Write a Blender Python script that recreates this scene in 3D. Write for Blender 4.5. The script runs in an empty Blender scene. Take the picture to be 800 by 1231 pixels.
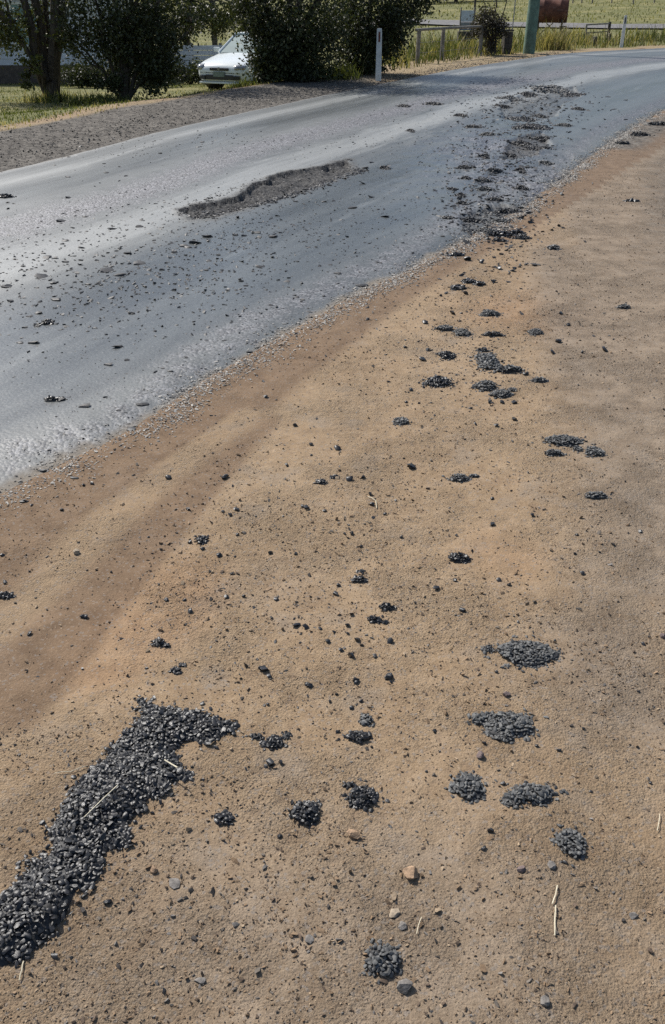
import bpy, bmesh, math, random
import numpy as np
from mathutils import Vector, Matrix, Euler

random.seed(7)
RNG = np.random.default_rng(11)
SC = bpy.context.scene
COL = SC.collection
R = math.radians

# ------------------------------------------------------------------ camera, sky, sun, exposure
PW, PH, FPX = 800.0, 1231.0, 1050.0
CAMZ, PITCH = 1.6, R(30.6)
cd = bpy.data.cameras.new('camera')
cam = bpy.data.objects.new('camera', cd)
COL.objects.link(cam)
cd.sensor_fit = 'VERTICAL'
cd.sensor_height = 36.0
cd.lens = FPX / PH * 36.0
cd.clip_start = 0.05
cd.clip_end = 2000
cam.location = (0, 0, CAMZ)
cam.rotation_euler = (math.pi / 2 - PITCH, 0, 0)
SC.camera = cam

SUN_AZ, SUN_EL = R(-44), R(46)          # azimuth from +Y towards +X
w = bpy.data.worlds.new('World')
SC.world = w
w.use_nodes = True
wn = w.node_tree
sky = wn.nodes.new('ShaderNodeTexSky')
sky.sky_type = 'NISHITA'
sky.sun_disc = False
sky.sun_elevation = SUN_EL
sky.sun_rotation = SUN_AZ
sky.air_density = 1.0
sky.dust_density = 1.5
wn.links.new(sky.outputs[0], wn.nodes['Background'].inputs[0])
wn.nodes['Background'].inputs[1].default_value = 0.10
sd = bpy.data.lights.new('sun', 'SUN')
sd.energy = 4.4
sd.angle = R(0.53)
sd.color = (1.0, 0.962, 0.90)
sun = bpy.data.objects.new('sun', sd)
COL.objects.link(sun)
SDIR = Vector((math.sin(SUN_AZ) * math.cos(SUN_EL), math.cos(SUN_AZ) * math.cos(SUN_EL), math.sin(SUN_EL)))
sun.rotation_euler = SDIR.to_track_quat('Z', 'Y').to_euler()
sun.location = SDIR * 60
vs = SC.view_settings
vs.view_transform = 'Standard'
vs.look = 'None'
vs.exposure = 0.36
vs.gamma = 1.0

# ------------------------------------------------------------------ numeric helpers
CP, SP = math.cos(PITCH), math.sin(PITCH)

def at(px, py, z=0.0):
    """point of the plane of height z that the photograph shows at a pixel"""
    dx = (px - PW / 2) / FPX
    dv = -(py - PH / 2) / FPX
    d = Vector((dx, CP + dv * SP, -SP + dv * CP))
    k = (z - CAMZ) / d.z
    return Vector((d.x * k, d.y * k, z))

def atd(px, py, Y):
    """point at forward distance Y seen at a pixel"""
    dx = (px - PW / 2) / FPX
    dv = -(py - PH / 2) / FPX
    d = Vector((dx, CP + dv * SP, -SP + dv * CP))
    k = Y / d.y
    return Vector((d.x * k, Y, CAMZ + d.z * k))

def ppm(x, y, z=0.0):
    """photo pixels per metre at a point"""
    zc = y * CP + (CAMZ - z) * SP
    return FPX / zc

def hash2(ix, iy, seed):
    h = (ix.astype(np.int64) * 374761393 + iy.astype(np.int64) * 668265263 + seed * 1442695041) & 0xffffffff
    h = ((h ^ (h >> 13)) * 1274126177) & 0xffffffff
    return ((h ^ (h >> 16)) & 0xffff) / 65535.0

def vnoise(x, y, seed=0):
    x = np.asarray(x, float); y = np.asarray(y, float)
    ix, iy = np.floor(x), np.floor(y)
    fx, fy = x - ix, y - iy
    fx = fx * fx * (3 - 2 * fx); fy = fy * fy * (3 - 2 * fy)
    a = hash2(ix, iy, seed); b = hash2(ix + 1, iy, seed)
    c = hash2(ix, iy + 1, seed); d = hash2(ix + 1, iy + 1, seed)
    return (a + (b - a) * fx) * (1 - fy) + (c + (d - c) * fx) * fy - 0.5

def fbm(x, y, scale, octv=4, seed=0):
    s = 0.0; amp = 1.0
    for k in range(octv):
        s = s + amp * vnoise(np.asarray(x) * scale + 17.3 * k, np.asarray(y) * scale - 9.1 * k, seed + k)
        scale *= 2.03; amp *= 0.5
    return s

def sstep(a, b, x):
    t = np.clip((np.asarray(x, float) - a) / (b - a), 0, 1)
    return t * t * (3 - 2 * t)

def poly_dist(X, Y, pts, closed=False):
    """distance to a polyline; sign + on the left of its direction (open) """
    best = np.full(np.shape(X), 1e9); side = np.zeros(np.shape(X))
    n = len(pts)
    for i in range(n if closed else n - 1):
        ax, ay = pts[i][0], pts[i][1]
        bx_, by_ = pts[(i + 1) % n][0], pts[(i + 1) % n][1]
        vx, vy = bx_ - ax, by_ - ay
        L = vx * vx + vy * vy + 1e-12
        t = np.clip(((X - ax) * vx + (Y - ay) * vy) / L, 0, 1)
        ex, ey = X - ax - t * vx, Y - ay - t * vy
        d = np.hypot(ex, ey)
        s = vx * ey - vy * ex
        m = d < best
        best = np.where(m, d, best); side = np.where(m, s, side)
    return best * np.where(side >= 0, 1, -1)

def inside(X, Y, pts):
    c = np.zeros(np.shape(X), bool); n = len(pts)
    for i in range(n):
        x0, y0 = pts[i][0], pts[i][1]; x1, y1 = pts[(i + 1) % n][0], pts[(i + 1) % n][1]
        if y0 == y1: continue
        m = ((y0 > Y) != (y1 > Y)) & (X < (x1 - x0) * (Y - y0) / (y1 - y0) + x0)
        c ^= m
    return c

def sdf(X, Y, pts):
    """negative inside"""
    d = np.abs(poly_dist(X, Y, pts, True))
    return np.where(inside(X, Y, pts), -d, d)

def resample(pts, n):
    P = np.array([(p[0], p[1]) for p in pts], float)
    # Catmull-Rom through the points, then even arc length
    Q = np.vstack([2 * P[0] - P[1], P, 2 * P[-1] - P[-2]])
    out = []
    for i in range(1, len(Q) - 2):
        for t in np.linspace(0, 1, 40, endpoint=False):
            a, b, c, d = Q[i - 1], Q[i], Q[i + 1], Q[i + 2]
            out.append(0.5 * ((2 * b) + (c - a) * t + (2 * a - 5 * b + 4 * c - d) * t * t + (-a + 3 * b - 3 * c + d) * t ** 3))
    out.append(P[-1]); out = np.array(out)
    L = np.concatenate([[0], np.cumsum(np.hypot(*np.diff(out, axis=0).T))])
    if np.isscalar(n):
        u = np.linspace(0, L[-1], n)
    else:
        u = np.asarray(n) * L[-1]
    return np.stack([np.interp(u, L, out[:, 0]), np.interp(u, L, out[:, 1])], 1), L[-1]

# ------------------------------------------------------------------ mesh helpers
def mesh_np(name, V, F, mat=None, smooth=False, attrs=None, uv=None, sharp=None):
    """V (n,3), F (m,k) one face size"""
    me = bpy.data.meshes.new(name)
    V = np.asarray(V, np.float32); F = np.asarray(F, np.int32)
    m, k = F.shape
    me.vertices.add(len(V)); me.vertices.foreach_set('co', V.ravel())
    me.loops.add(m * k); me.loops.foreach_set('vertex_index', F.ravel())
    me.polygons.add(m)
    me.polygons.foreach_set('loop_start', np.arange(0, m * k, k, dtype=np.int32))
    try: me.polygons.foreach_set('loop_total', np.full(m, k, np.int32))
    except Exception: pass
    me.polygons.foreach_set('use_smooth', np.full(m, bool(smooth)))
    if attrs:
        for an, av in attrs.items():
            a = me.attributes.new(an, 'FLOAT_COLOR', 'POINT')
            c = np.ones((len(V), 4), np.float32); c[:, :3] = av
            a.data.foreach_set('color', c.ravel())
    if uv is not None:
        l = me.uv_layers.new(name='UVMap')
        l.data.foreach_set('uv', np.asarray(uv, np.float32)[F.ravel()].ravel())
    me.update(calc_edges=True); me.validate()
    if sharp:
        me.set_sharp_from_angle(angle=R(sharp))
    if mat: me.materials.append(mat)
    return me

def link(name, me, parent=None, loc=None, rot=None, scale=None):
    o = bpy.data.objects.new(name, me)
    COL.objects.link(o)
    if parent: o.parent = parent
    if loc is not None: o.location = loc
    if rot is not None: o.rotation_euler = rot
    if scale is not None: o.scale = scale
    return o

def tag(o, label=None, cat=None, group=None, kind=None):
    if label: o['label'] = label
    if cat: o['category'] = cat
    if group: o['group'] = group
    if kind: o['kind'] = kind
    return o

def empty(name, loc, rz=0.0):
    o = bpy.data.objects.new(name, None)
    COL.objects.link(o); o.location = loc; o.rotation_euler = (0, 0, rz); o.empty_display_size = 0.1
    return o

class MB:
    """collects boxes, tubes and faces into one mesh"""
    def __init__(s): s.v = []; s.f = []
    def add(s, vs, fs):
        n = len(s.v); s.v += [tuple(v) for v in vs]; s.f += [tuple(i + n for i in f) for f in fs]; return s
    def box(s, c, d, rot=None, bev=0.0):
        bm = bmesh.new(); bmesh.ops.create_cube(bm, size=1)
        for v in bm.verts: v.co = Vector((v.co.x * d[0], v.co.y * d[1], v.co.z * d[2]))
        if bev: bmesh.ops.bevel(bm, geom=bm.edges[:], offset=bev, segments=2, affect='EDGES', profile=0.6)
        M = Euler(rot).to_matrix() if rot else Matrix.Identity(3)
        for v in bm.verts: v.co = M @ v.co + Vector(c)
        bm.verts.index_update()
        s.add([v.co[:] for v in bm.verts], [[v.index for v in f.verts] for f in bm.faces]); bm.free(); return s
    def tube(s, pts, rad, n=8, caps=True):
        pts = [Vector(p) for p in pts]
        if not hasattr(rad, '__len__'): rad = [rad] * len(pts)
        base = len(s.v); up = Vector((0.13, 0.31, 0.94)).normalized()
        for i, p in enumerate(pts):
            t = (pts[min(i + 1, len(pts) - 1)] - pts[max(i - 1, 0)]).normalized()
            a = t.cross(up)
            if a.length < 0.15: a = t.cross(Vector((1, 0, 0)))
            a.normalize(); b = t.cross(a)
            for k in range(n):
                q = 2 * math.pi * k / n
                s.v.append(tuple(p + (a * math.cos(q) + b * math.sin(q)) * rad[i]))
        for i in range(len(pts) - 1):
            for k in range(n):
                s.f.append((base + i * n + k, base + i * n + (k + 1) % n, base + (i + 1) * n + (k + 1) % n, base + (i + 1) * n + k))
        if caps:
            s.f.append(tuple(base + k for k in range(n))[::-1]); s.f.append(tuple(base + (len(pts) - 1) * n + k for k in range(n)))
        return s
    def mesh(s, name, mat, smooth=False):
        me = bpy.data.meshes.new(name); me.from_pydata(s.v, [], s.f); me.materials.append(mat); me.polygons.foreach_set('use_smooth', [False] * len(me.polygons))
        bm = bmesh.new(); bm.from_mesh(me); bmesh.ops.recalc_face_normals(bm, faces=bm.faces); bm.to_mesh(me); bm.free()
        if smooth:
            me.polygons.foreach_set('use_smooth', [True] * len(me.polygons))
            try: me.set_sharp_from_angle(angle=R(38))
            except Exception: pass
        return me
    def build(s, name, mat, parent=None, smooth=False, loc=None, rot=None):
        return link(name, s.mesh(name, mat, smooth), parent, loc, rot)

# ------------------------------------------------------------------ material helpers
class NT:
    def __init__(s, name):
        s.m = bpy.data.materials.new(name); s.m.use_nodes = True; s.t = s.m.node_tree
        s.p = s.t.nodes['Principled BSDF']; s.out = s.t.nodes['Material Output']
    def n(s, typ, **kw):
        nd = s.t.nodes.new(typ)
        for k, v in kw.items(): setattr(nd, k, v)
        return nd
    def set(s, inp, val):
        if hasattr(val, 'is_output'): s.t.links.new(val, inp)
        elif isinstance(val, (tuple, list)) and len(val) == 3 and inp.type == 'RGBA': inp.default_value = (*val, 1)
        else: inp.default_value = val
    def coord(s, kind='Object'): return s.n('ShaderNodeTexCoord').outputs[kind]
    def mapping(s, vec, scale=(1, 1, 1), rot=(0, 0, 0)):
        m = s.n('ShaderNodeMapping'); s.set(m.inputs['Vector'], vec); m.inputs['Scale'].default_value = scale; m.inputs['Rotation'].default_value = rot
        return m.outputs[0]
    def noise(s, vec, scale, detail=4, rough=0.55, dist=0.0):
        nd = s.n('ShaderNodeTexNoise'); s.set(nd.inputs['Vector'], vec); nd.inputs['Scale'].default_value = scale
        nd.inputs['Detail'].default_value = detail; nd.inputs['Roughness'].default_value = rough; nd.inputs['Distortion'].default_value = dist
        return nd.outputs[0]
    def voro(s, vec, scale, feature='F1', out='Distance', rand=1.0):
        nd = s.n('ShaderNodeTexVoronoi'); nd.feature = feature; s.set(nd.inputs['Vector'], vec); nd.inputs['Scale'].default_value = scale
        nd.inputs['Randomness'].default_value = rand
        return nd.outputs[out]
    def mr(s, v, a, b, c=0.0, d=1.0):
        nd = s.n('ShaderNodeMapRange'); nd.interpolation_type = 'SMOOTHSTEP'; s.set(nd.inputs[0], v)
        for i, q in enumerate((a, b, c, d)): nd.inputs[i + 1].default_value = q
        return nd.outputs[0]
    def math(s, op, a, b=0.0):
        nd = s.n('ShaderNodeMath', operation=op); s.set(nd.inputs[0], a); s.set(nd.inputs[1], b); return nd.outputs[0]
    def mix(s, f, a, b, mode='MIX'):
        nd = s.n('ShaderNodeMix', data_type='RGBA', blend_type=mode); s.set(nd.inputs['Factor'], f); s.set(nd.inputs[6], a); s.set(nd.inputs[7], b)
        return nd.outputs[2]
    def attr(s, name):
        return s.n('ShaderNodeAttribute', attribute_name=name).outputs['Color']
    def sep(s, c):
        nd = s.n('ShaderNodeSeparateColor'); s.set(nd.inputs[0], c); return nd.outputs
    def bump(s, h, strength=1.0, dist=0.01, normal=None):
        nd = s.n('ShaderNodeBump'); s.set(nd.inputs['Height'], h); s.set(nd.inputs['Strength'], strength); nd.inputs['Distance'].default_value = dist
        if normal is not None: s.set(nd.inputs['Normal'], normal)
        return nd.outputs[0]
    def fin(s, color=None, rough=None, normal=None, metal=None, spec=None):
        if color is not None: s.set(s.p.inputs['Base Color'], color)
        if rough is not None: s.set(s.p.inputs['Roughness'], rough)
        if normal is not None: s.set(s.p.inputs['Normal'], normal)
        if metal is not None: s.p.inputs['Metallic'].default_value = metal
        if spec is not None: s.set(s.p.inputs['Specular IOR Level'], spec)
        return s.m

def plain(name, col, rough=0.7, var=0.25, scale=8.0, metal=0.0, bump=0.0, bscale=60.0, spec=0.5):
    t = NT(name); c = t.coord()
    n1 = t.noise(c, scale, 5, 0.6)
    dark = tuple(v * (1 - var) for v in col); lite = tuple(min(1, v * (1 + var)) for v in col)
    colr = t.mix(t.mr(n1, 0.3, 0.7), dark, lite)
    nm = t.bump(t.noise(c, bscale, 4), bump, 0.004) if bump else None
    return t.fin(colr, rough, nm, metal, spec)

# --- ground
def mat_ground():
    t = NT('dirt_and_grass'); c = t.coord()
    A = t.sep(t.attr('mask_a')); B = t.sep(t.attr('mask_b'))
    big = t.noise(c, 1.3, 4, 0.6); mid = t.noise(c, 9, 5, 0.65); fine = t.noise(c, 120, 4, 0.75); grit = t.noise(c, 420, 3, 0.7)
    cell = t.voro(c, 150, 'F1', 'Color'); cellv = t.sep(cell)[0]
    tan = t.mix(t.mr(big, 0.3, 0.72), (0.243, 0.166, 0.096), (0.335, 0.242, 0.150))
    tan = t.mix(t.mr(mid, 0.35, 0.75, 0, 0.5), tan, (0.39, 0.285, 0.183))
    tan = t.mix(t.mr(mid, 0.5, 0.2, 0, 0.55), tan, (0.22, 0.150, 0.094))
    mott = t.noise(c, 32, 4, 0.6, 0.3)
    tan = t.mix(t.mr(mott, 0.50, 0.30, 0, 0.5), tan, (0.19, 0.132, 0.088))
    tan = t.mix(t.mr(mott, 0.55, 0.72, 0, 0.4), tan, (0.385, 0.295, 0.205))
    tan = t.mix(t.mr(t.noise(c, 4.5, 3, 0.5), 0.55, 0.70, 0, 0.45), tan, (0.215, 0.175, 0.135))
    brown = t.mix(t.mr(mid, 0.3, 0.75), (0.104, 0.064, 0.038), (0.184, 0.120, 0.073))
    orange = t.mix(t.mr(mid, 0.3, 0.7), (0.26, 0.128, 0.058), (0.37, 0.21, 0.108))
    grey = t.mix(t.mr(mid, 0.3, 0.7), (0.148, 0.116, 0.086), (0.255, 0.203, 0.152))
    def wob(m, n, k=0.7): return t.mr(t.math('ADD', m, t.math('MULTIPLY', t.math('SUBTRACT', n, 0.5), k)), 0.22, 0.78)
    col = t.mix(t.math('MULTIPLY', wob(A[1], t.math('ADD', t.math('MULTIPLY', mid, 0.5), t.math('MULTIPLY', mott, 0.5)), 1.1), 0.30), tan, orange)
    col = t.mix(t.math('MULTIPLY', t.mr(t.math('ADD', A[2], t.math('MULTIPLY', t.math('SUBTRACT', mid, 0.5), 0.6)), 0.0, 1.0), 0.78), col, grey)
    col = t.mix(t.math('MULTIPLY', wob(A[0], t.math('ADD', t.math('MULTIPLY', mid, 0.55), t.math('MULTIPLY', mott, 0.45)), 1.1), 0.8), col, brown)
    # grit: pale and dark grains
    col = t.mix(t.mr(fine, 0.46, 0.30, 0, 0.62), col, (0.13, 0.088, 0.056))
    col = t.mix(t.mr(fine, 0.56, 0.72, 0, 0.55), col, (0.43, 0.34, 0.245))
    col = t.mix(t.mr(grit, 0.44, 0.30, 0, 0.7), col, (0.10, 0.070, 0.048))
    col = t.mix(t.mr(grit, 0.63, 0.74, 0, 0.55), col, (0.48, 0.40, 0.305))
    col = t.mix(t.mr(cellv, 0.90, 0.96, 0, 0.45), col, (0.22, 0.20, 0.18))
    # far verge: grey gravel, straw, grass
    vg = t.voro(c, 24, 'F1', 'Color'); vgv = t.sep(vg)[1]
    gravel = t.mix(vgv, (0.048, 0.042, 0.036), (0.175, 0.158, 0.135))
    col = t.mix(wob(B[0], mid), col, gravel)
    straw = t.mix(fine, (0.20, 0.145, 0.08), (0.34, 0.265, 0.16))
    col = t.mix(wob(B[1], mid), col, straw)
    gn = t.noise(c, 0.35, 5, 0.65)
    gcol = t.mix(t.mr(mid, 0.3, 0.7), (0.085, 0.092, 0.030), (0.165, 0.160, 0.058))
    gcol = t.mix(t.mr(gn, 0.45, 0.7, 0, 0.75), gcol, (0.27, 0.235, 0.10))
    gcol = t.mix(t.mr(t.noise(c, 6, 4, 0.7), 0.56, 0.75, 0, 0.5), gcol, (0.34, 0.28, 0.14))
    col = t.mix(wob(B[2], mid, 0.5), col, gcol)
    v1 = t.voro(c, 170, 'F1'); v2 = t.voro(c, 60, 'F1')
    h = t.math('ADD', t.math('MULTIPLY', fine, 1.2), t.math('MULTIPLY', grit, 0.5))
    h = t.math('ADD', h, t.math('MULTIPLY', mott, 1.6))
    h = t.math('SUBTRACT', h, t.math('MULTIPLY', v1, 0.55))
    h = t.math('SUBTRACT', h, t.math('MULTIPLY', v2, 0.35))
    smoothing = t.math('SUBTRACT', 1.0, t.math('MULTIPLY', A[0], 0.5))
    nm = t.bump(h, t.math('MULTIPLY', smoothing, t.mr(t.noise(c, 2.6, 4, 0.6), 0.35, 0.65, 0.35, 1.0)), 0.0085)
    return t.fin(col, 0.93, nm, spec=0.25)

def mat_road():
    t = NT('chip_seal'); uv = t.coord('UV'); c = t.coord()
    S = t.sep(t.attr('mask_r'))      # R rough band, G pale dust and painted glare, B earth at the edges
    PM = t.sep(t.attr('mask_p')); pot, gloss = PM[0], PM[1]   # broken seal, flushed smooth bitumen
    s1 = t.noise(t.mapping(uv, (0.22, 2.6, 1)), 1.0, 4, 0.6); s2 = t.noise(t.mapping(uv, (0.9, 9.0, 1)), 1.0, 4, 0.6)
    mid = t.noise(c, 7, 5, 0.65); fine = t.noise(c, 60, 4, 0.8); grain = t.noise(c, 200, 3, 0.75)
    v = t.n('ShaderNodeTexVoronoi'); t.set(v.inputs['Vector'], c); v.inputs['Scale'].default_value = 62
    chipd, cv = v.outputs['Distance'], t.sep(v.outputs['Color'])
    smooth_c = t.mix(t.mr(s1, 0.3, 0.7), ROAD_LO, ROAD_HI)
    smooth_c = t.mix(t.mr(s2, 0.5, 0.75, 0, 0.35), smooth_c, tuple(q * 1.45 for q in ROAD_HI))
    smooth_c = t.mix(t.mr(mid, 0.46, 0.30, 0, 0.35), smooth_c, tuple(q * 0.55 for q in ROAD_LO))
    rough_c = t.mix(t.mr(cv[0], 0.25, 0.95), (0.016, 0.016, 0.024), (0.20, 0.20, 0.215))
    rmask = t.mr(t.math('ADD', S[0], t.math('MULTIPLY', t.math('SUBTRACT', mid, 0.5), 1.5)), 0.1, 1.0)
    col = t.mix(rmask, smooth_c, rough_c)
    dust = t.mr(t.math('ADD', S[1], t.math('MULTIPLY', t.math('SUBTRACT', s2, 0.5), 0.9)), 0.2, 0.9, 0, 0.55)  # covers real dust and the glare painted as pale colour in mid road
    col = t.mix(dust, col, (0.33, 0.335, 0.32))
    pm = t.mr(t.math('ADD', pot, t.math('MULTIPLY', t.math('SUBTRACT', mid, 0.5), 0.7)), 0.2, 0.8)
    col = t.mix(pm, col, t.mix(t.mr(cv[1], 0.1, 0.9), (0.014, 0.014, 0.016), (0.085, 0.082, 0.077)))
    dirt = t.mr(t.math('ADD', S[2], t.math('MULTIPLY', t.math('SUBTRACT', mid, 0.5), 0.9)), 0.25, 0.9, 0, 0.85)
    col = t.mix(dirt, col, t.mix(fine, (0.13, 0.105, 0.08), (0.27, 0.225, 0.17)))
    # dark specks and pale chips everywhere
    col = t.mix(t.mr(fine, 0.46, 0.32, 0, 0.8), col, (0.022, 0.022, 0.025))
    col = t.mix(t.mr(fine, 0.58, 0.72, 0, 0.6), col, (0.32, 0.32, 0.31))
    col = t.mix(t.mr(grain, 0.45, 0.30, 0, 0.45), col, (0.035, 0.035, 0.038))
    col = t.mix(t.mr(grain, 0.58, 0.74, 0, 0.45), col, (0.36, 0.36, 0.35))
    bs = t.math('ADD', 0.13, t.math('MULTIPLY', t.math('MAXIMUM', rmask, pm), 0.6))
    h = t.math('ADD', t.math('MULTIPLY', fine, 0.7), t.math('MULTIPLY', chipd, -0.8))
    h = t.math('ADD', h, t.math('MULTIPLY', mid, 0.5))
    nm = t.bump(h, bs, 0.006)
    ro = t.math('ADD', ROAD_ROUGH, t.math('MULTIPLY', rmask, 0.12))
    ro = t.math('ADD', ro, t.math('MULTIPLY', t.math('SUBTRACT', s1, 0.5), 0.25))
    ro = t.math('ADD', ro, t.math('MULTIPLY', t.math('MAXIMUM', dirt, pm), 0.35))
    ro = t.math('SUBTRACT', ro, t.math('MULTIPLY', gloss, 0.16))
    return t.fin(col, ro, nm, spec=t.math('MULTIPLY', t.math('SUBTRACT', 1.0, t.math('MULTIPLY', t.math('MAXIMUM', pm, dirt), 0.8)), 0.86))
ROAD_LO, ROAD_HI, ROAD_ROUGH = (0.045, 0.052, 0.052), (0.090, 0.099, 0.097), 0.50

def mat_tint(name, rough=0.9, bscale=300.0, bump=0.5, spec=0.3, var=0.35):
    t = NT(name); c = t.coord(); a = t.attr('tint')
    n = t.noise(c, bscale, 4, 0.65)
    col = t.mix(t.mr(n, 0.3, 0.7), t.mix(1.0, a, (1 - var,) * 3, 'MULTIPLY'), a)
    return t.fin(col, rough, t.bump(n, bump, 0.002), spec=spec)

def mat_tar(name, lo, hi, rough, dust):
    t = NT(name); c = t.coord()
    inf = t.n('ShaderNodeObjectInfo').outputs['Random']
    geo = t.n('ShaderNodeNewGeometry').outputs['Position']
    n = t.noise(geo, 60, 4, 0.6); f = t.noise(geo, 500, 4, 0.65)
    g = t.noise(geo, 110, 2, 0.5)
    col = t.mix(t.mr(g, 0.25, 0.75), lo, hi)
    col = t.mix(t.mr(f, 0.52, 0.78, 0, dust), col, (0.20, 0.18, 0.155))
    ro = t.math('ADD', rough - 0.12, t.math('MULTIPLY', n, 0.24))
    return t.fin(col, ro, t.bump(f, 0.35, 0.002), spec=0.5)

def mat_leaf(name, rough=0.5, trans=0.35):
    t = NT(name); a = t.attr('tint')
    t.fin(a, rough, spec=0.35)
    tr = t.n('ShaderNodeBsdfTranslucent'); t.set(tr.inputs['Color'], t.mix(1.0, a, (1.5, 1.6, 0.7), 'MULTIPLY'))
    mx = t.n('ShaderNodeMixShader'); mx.inputs[0].default_value = trans
    t.t.links.new(t.p.outputs[0], mx.inputs[1]); t.t.links.new(tr.outputs[0], mx.inputs[2]); t.t.links.new(mx.outputs[0], t.out.inputs[0])
    return t.m

def mat_bark():
    t = NT('bark'); c = t.coord(); m = t.mapping(c, (14, 14, 2.2))
    n = t.noise(m, 1.5, 5, 0.7, 0.4)
    col = t.mix(t.mr(n, 0.3, 0.7), (0.030, 0.024, 0.019), (0.115, 0.095, 0.075))
    return t.fin(col, 0.95, t.bump(n, 0.8, 0.02), spec=0.2)

def mat_rust():
    t = NT('rusted_steel'); c = t.coord()
    n = t.noise(c, 3.5, 6, 0.65, 0.6); f = t.noise(c, 25, 4, 0.7); m = t.noise(t.mapping(c, (2, 2, 9)), 1.2, 4, 0.6)
    col = t.mix(t.mr(n, 0.3, 0.7), (0.075, 0.030, 0.022), (0.19, 0.078, 0.052))
    col = t.mix(t.mr(f, 0.55, 0.75, 0, 0.6), col, (0.28, 0.15, 0.11))
    col = t.mix(t.mr(m, 0.55, 0.72, 0, 0.5), col, (0.23, 0.17, 0.155))
    return t.fin(col, 0.8, t.bump(f, 0.3, 0.01), spec=0.3)

M = {}
M['ground'] = mat_ground(); M['road'] = mat_road()
M['tar'] = mat_tar('glossy_tar_stone', (0.010, 0.010, 0.011), (0.030, 0.030, 0.032), 0.37, 0.10)
M['tar_dusty'] = mat_tar('dusty_tar_stone', (0.046, 0.047, 0.047), (0.118, 0.119, 0.115), 0.60, 0.55)
M['tar_grit'] = mat_tar('dull_tar_grit', (0.012, 0.012, 0.013), (0.045, 0.045, 0.047), 0.58, 0.2)
M['tar_base'] = mat_tar('bitumen', (0.010, 0.010, 0.011), (0.026, 0.026, 0.027), 0.62, 0.15)
M['stone'] = mat_tint('loose_stone', 0.9, 260)
M['leaf'] = mat_leaf('leaf', 0.5, 0.2); M['grass'] = mat_leaf('grass_blade', 0.6, 0.4)
M['bark'] = mat_bark(); M['rust'] = mat_rust()
M['straw'] = plain('dry_straw', (0.62, 0.55, 0.40), 0.6, 0.15, 60)
M['post_white'] = plain('white_post_paint', (0.66, 0.66, 0.63), 0.55, 0.16, 14, bump=0.1)
M['reflector_red'] = plain('red_reflector', (0.10, 0.012, 0.012), 0.2, 0.3, 40)
M['reflector_dark'] = plain('dark_reflector', (0.022, 0.022, 0.024), 0.3, 0.3, 40)
M['pole_green'] = plain('treated_pole_timber', (0.105, 0.165, 0.125), 0.85, 0.3, 5, bump=0.5, bscale=30)
M['timber'] = plain('weathered_timber', (0.19, 0.175, 0.15), 0.9, 0.35, 9, bump=0.5, bscale=40)
M['wood_dark'] = plain('dark_timber', (0.055, 0.048, 0.042), 0.9, 0.4, 12, bump=0.6, bscale=40)
M['board'] = plain('painted_weatherboard', (0.60, 0.61, 0.63), 0.6, 0.10, 3, bump=0.1)
M['trim'] = plain('white_trim', (0.62, 0.63, 0.62), 0.55, 0.1, 4)
M['base_brown'] = plain('brown_base_boards', (0.095, 0.072, 0.055), 0.85, 0.3, 6)
M['roof'] = plain('iron_roof', (0.20, 0.19, 0.18), 0.45, 0.2, 3)
M['glass'] = plain('window_glass', (0.16, 0.27, 0.28), 0.08, 0.2, 2)
M['car_paint'] = plain('silver_white_car_paint', (0.66, 0.70, 0.69), 0.22, 0.03, 3)
M['car_glass'] = plain('car_glass', (0.20, 0.27, 0.26), 0.05, 0.1, 2, spec=0.8)
M['rubber'] = plain('black_rubber', (0.018, 0.018, 0.018), 0.8, 0.3, 20)
M['plastic'] = plain('black_plastic', (0.022, 0.023, 0.025), 0.5, 0.3, 20)
M['chrome'] = plain('headlight_glass', (0.30, 0.31, 0.31), 0.12, 0.4, 14, metal=0.3)
M['plate'] = plain('number_plate', (0.14, 0.185, 0.17), 0.45, 0.2, 14)
M['alloy'] = plain('alloy_wheel', (0.45, 0.45, 0.46), 0.35, 0.15, 20, metal=0.7)
M['amber'] = plain('amber_lens', (0.60, 0.22, 0.03), 0.2, 0.2, 20)
M['panel_pale'] = plain('pale_sign_panel', (0.46, 0.50, 0.55), 0.5, 0.18, 5)
M['panel_grey'] = plain('grey_sign_panel', (0.20, 0.205, 0.21), 0.6, 0.25, 5)
M['galv'] = plain('galvanised_steel', (0.25, 0.25, 0.25), 0.5, 0.2, 20, metal=0.5)
M['side_gravel'] = plain('side_road_gravel', (0.135, 0.128, 0.125), 0.9, 0.35, 3, bump=0.5, bscale=20)

# ------------------------------------------------------------------ plan of the place
NEAR_PX = [(0, 603), (70, 566), (160, 520), (260, 455), (350, 402), (440, 352), (520, 312), (590, 276), (640, 246), (690, 205), (740, 168), (800, 132)]
FAR_PX = [(0, 205), (100, 181), (200, 155), (300, 133), (400, 112), (480, 96), (560, 81), (640, 69), (700, 62.5), (800, 57.5)]
near = [at(*p) for p in NEAR_PX]; far = [at(*p) for p in FAR_PX]
n0, n1 = near[0], near[1]; f0, f1 = far[0], far[1]
near = [(-9.8, -13.5), (-6.6, -7.2), (-3.4, -1.2)] + [(p.x, p.y) for p in near] + [(7.6, 19.2), (11.5, 24.0), (17.5, 28.3), (27, 32), (42, 36), (70, 42)]
far = [(-16.2, -16.5), (-11.8, -8.0), (-7.6, 0.6)] + [(p.x, p.y) for p in far] + [(17, 38.3), (26, 41.0), (40, 44.5), (68, 51)]
ROAD_POLY = near + far[::-1]

def road_sd(X, Y):
    return sdf(X, Y, ROAD_POLY)

SIDE_ROAD = [(-3, 66), (4, 60), (12, 55.5), (22, 53), (34, 52.5), (50, 53.5), (75, 58)]

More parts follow.
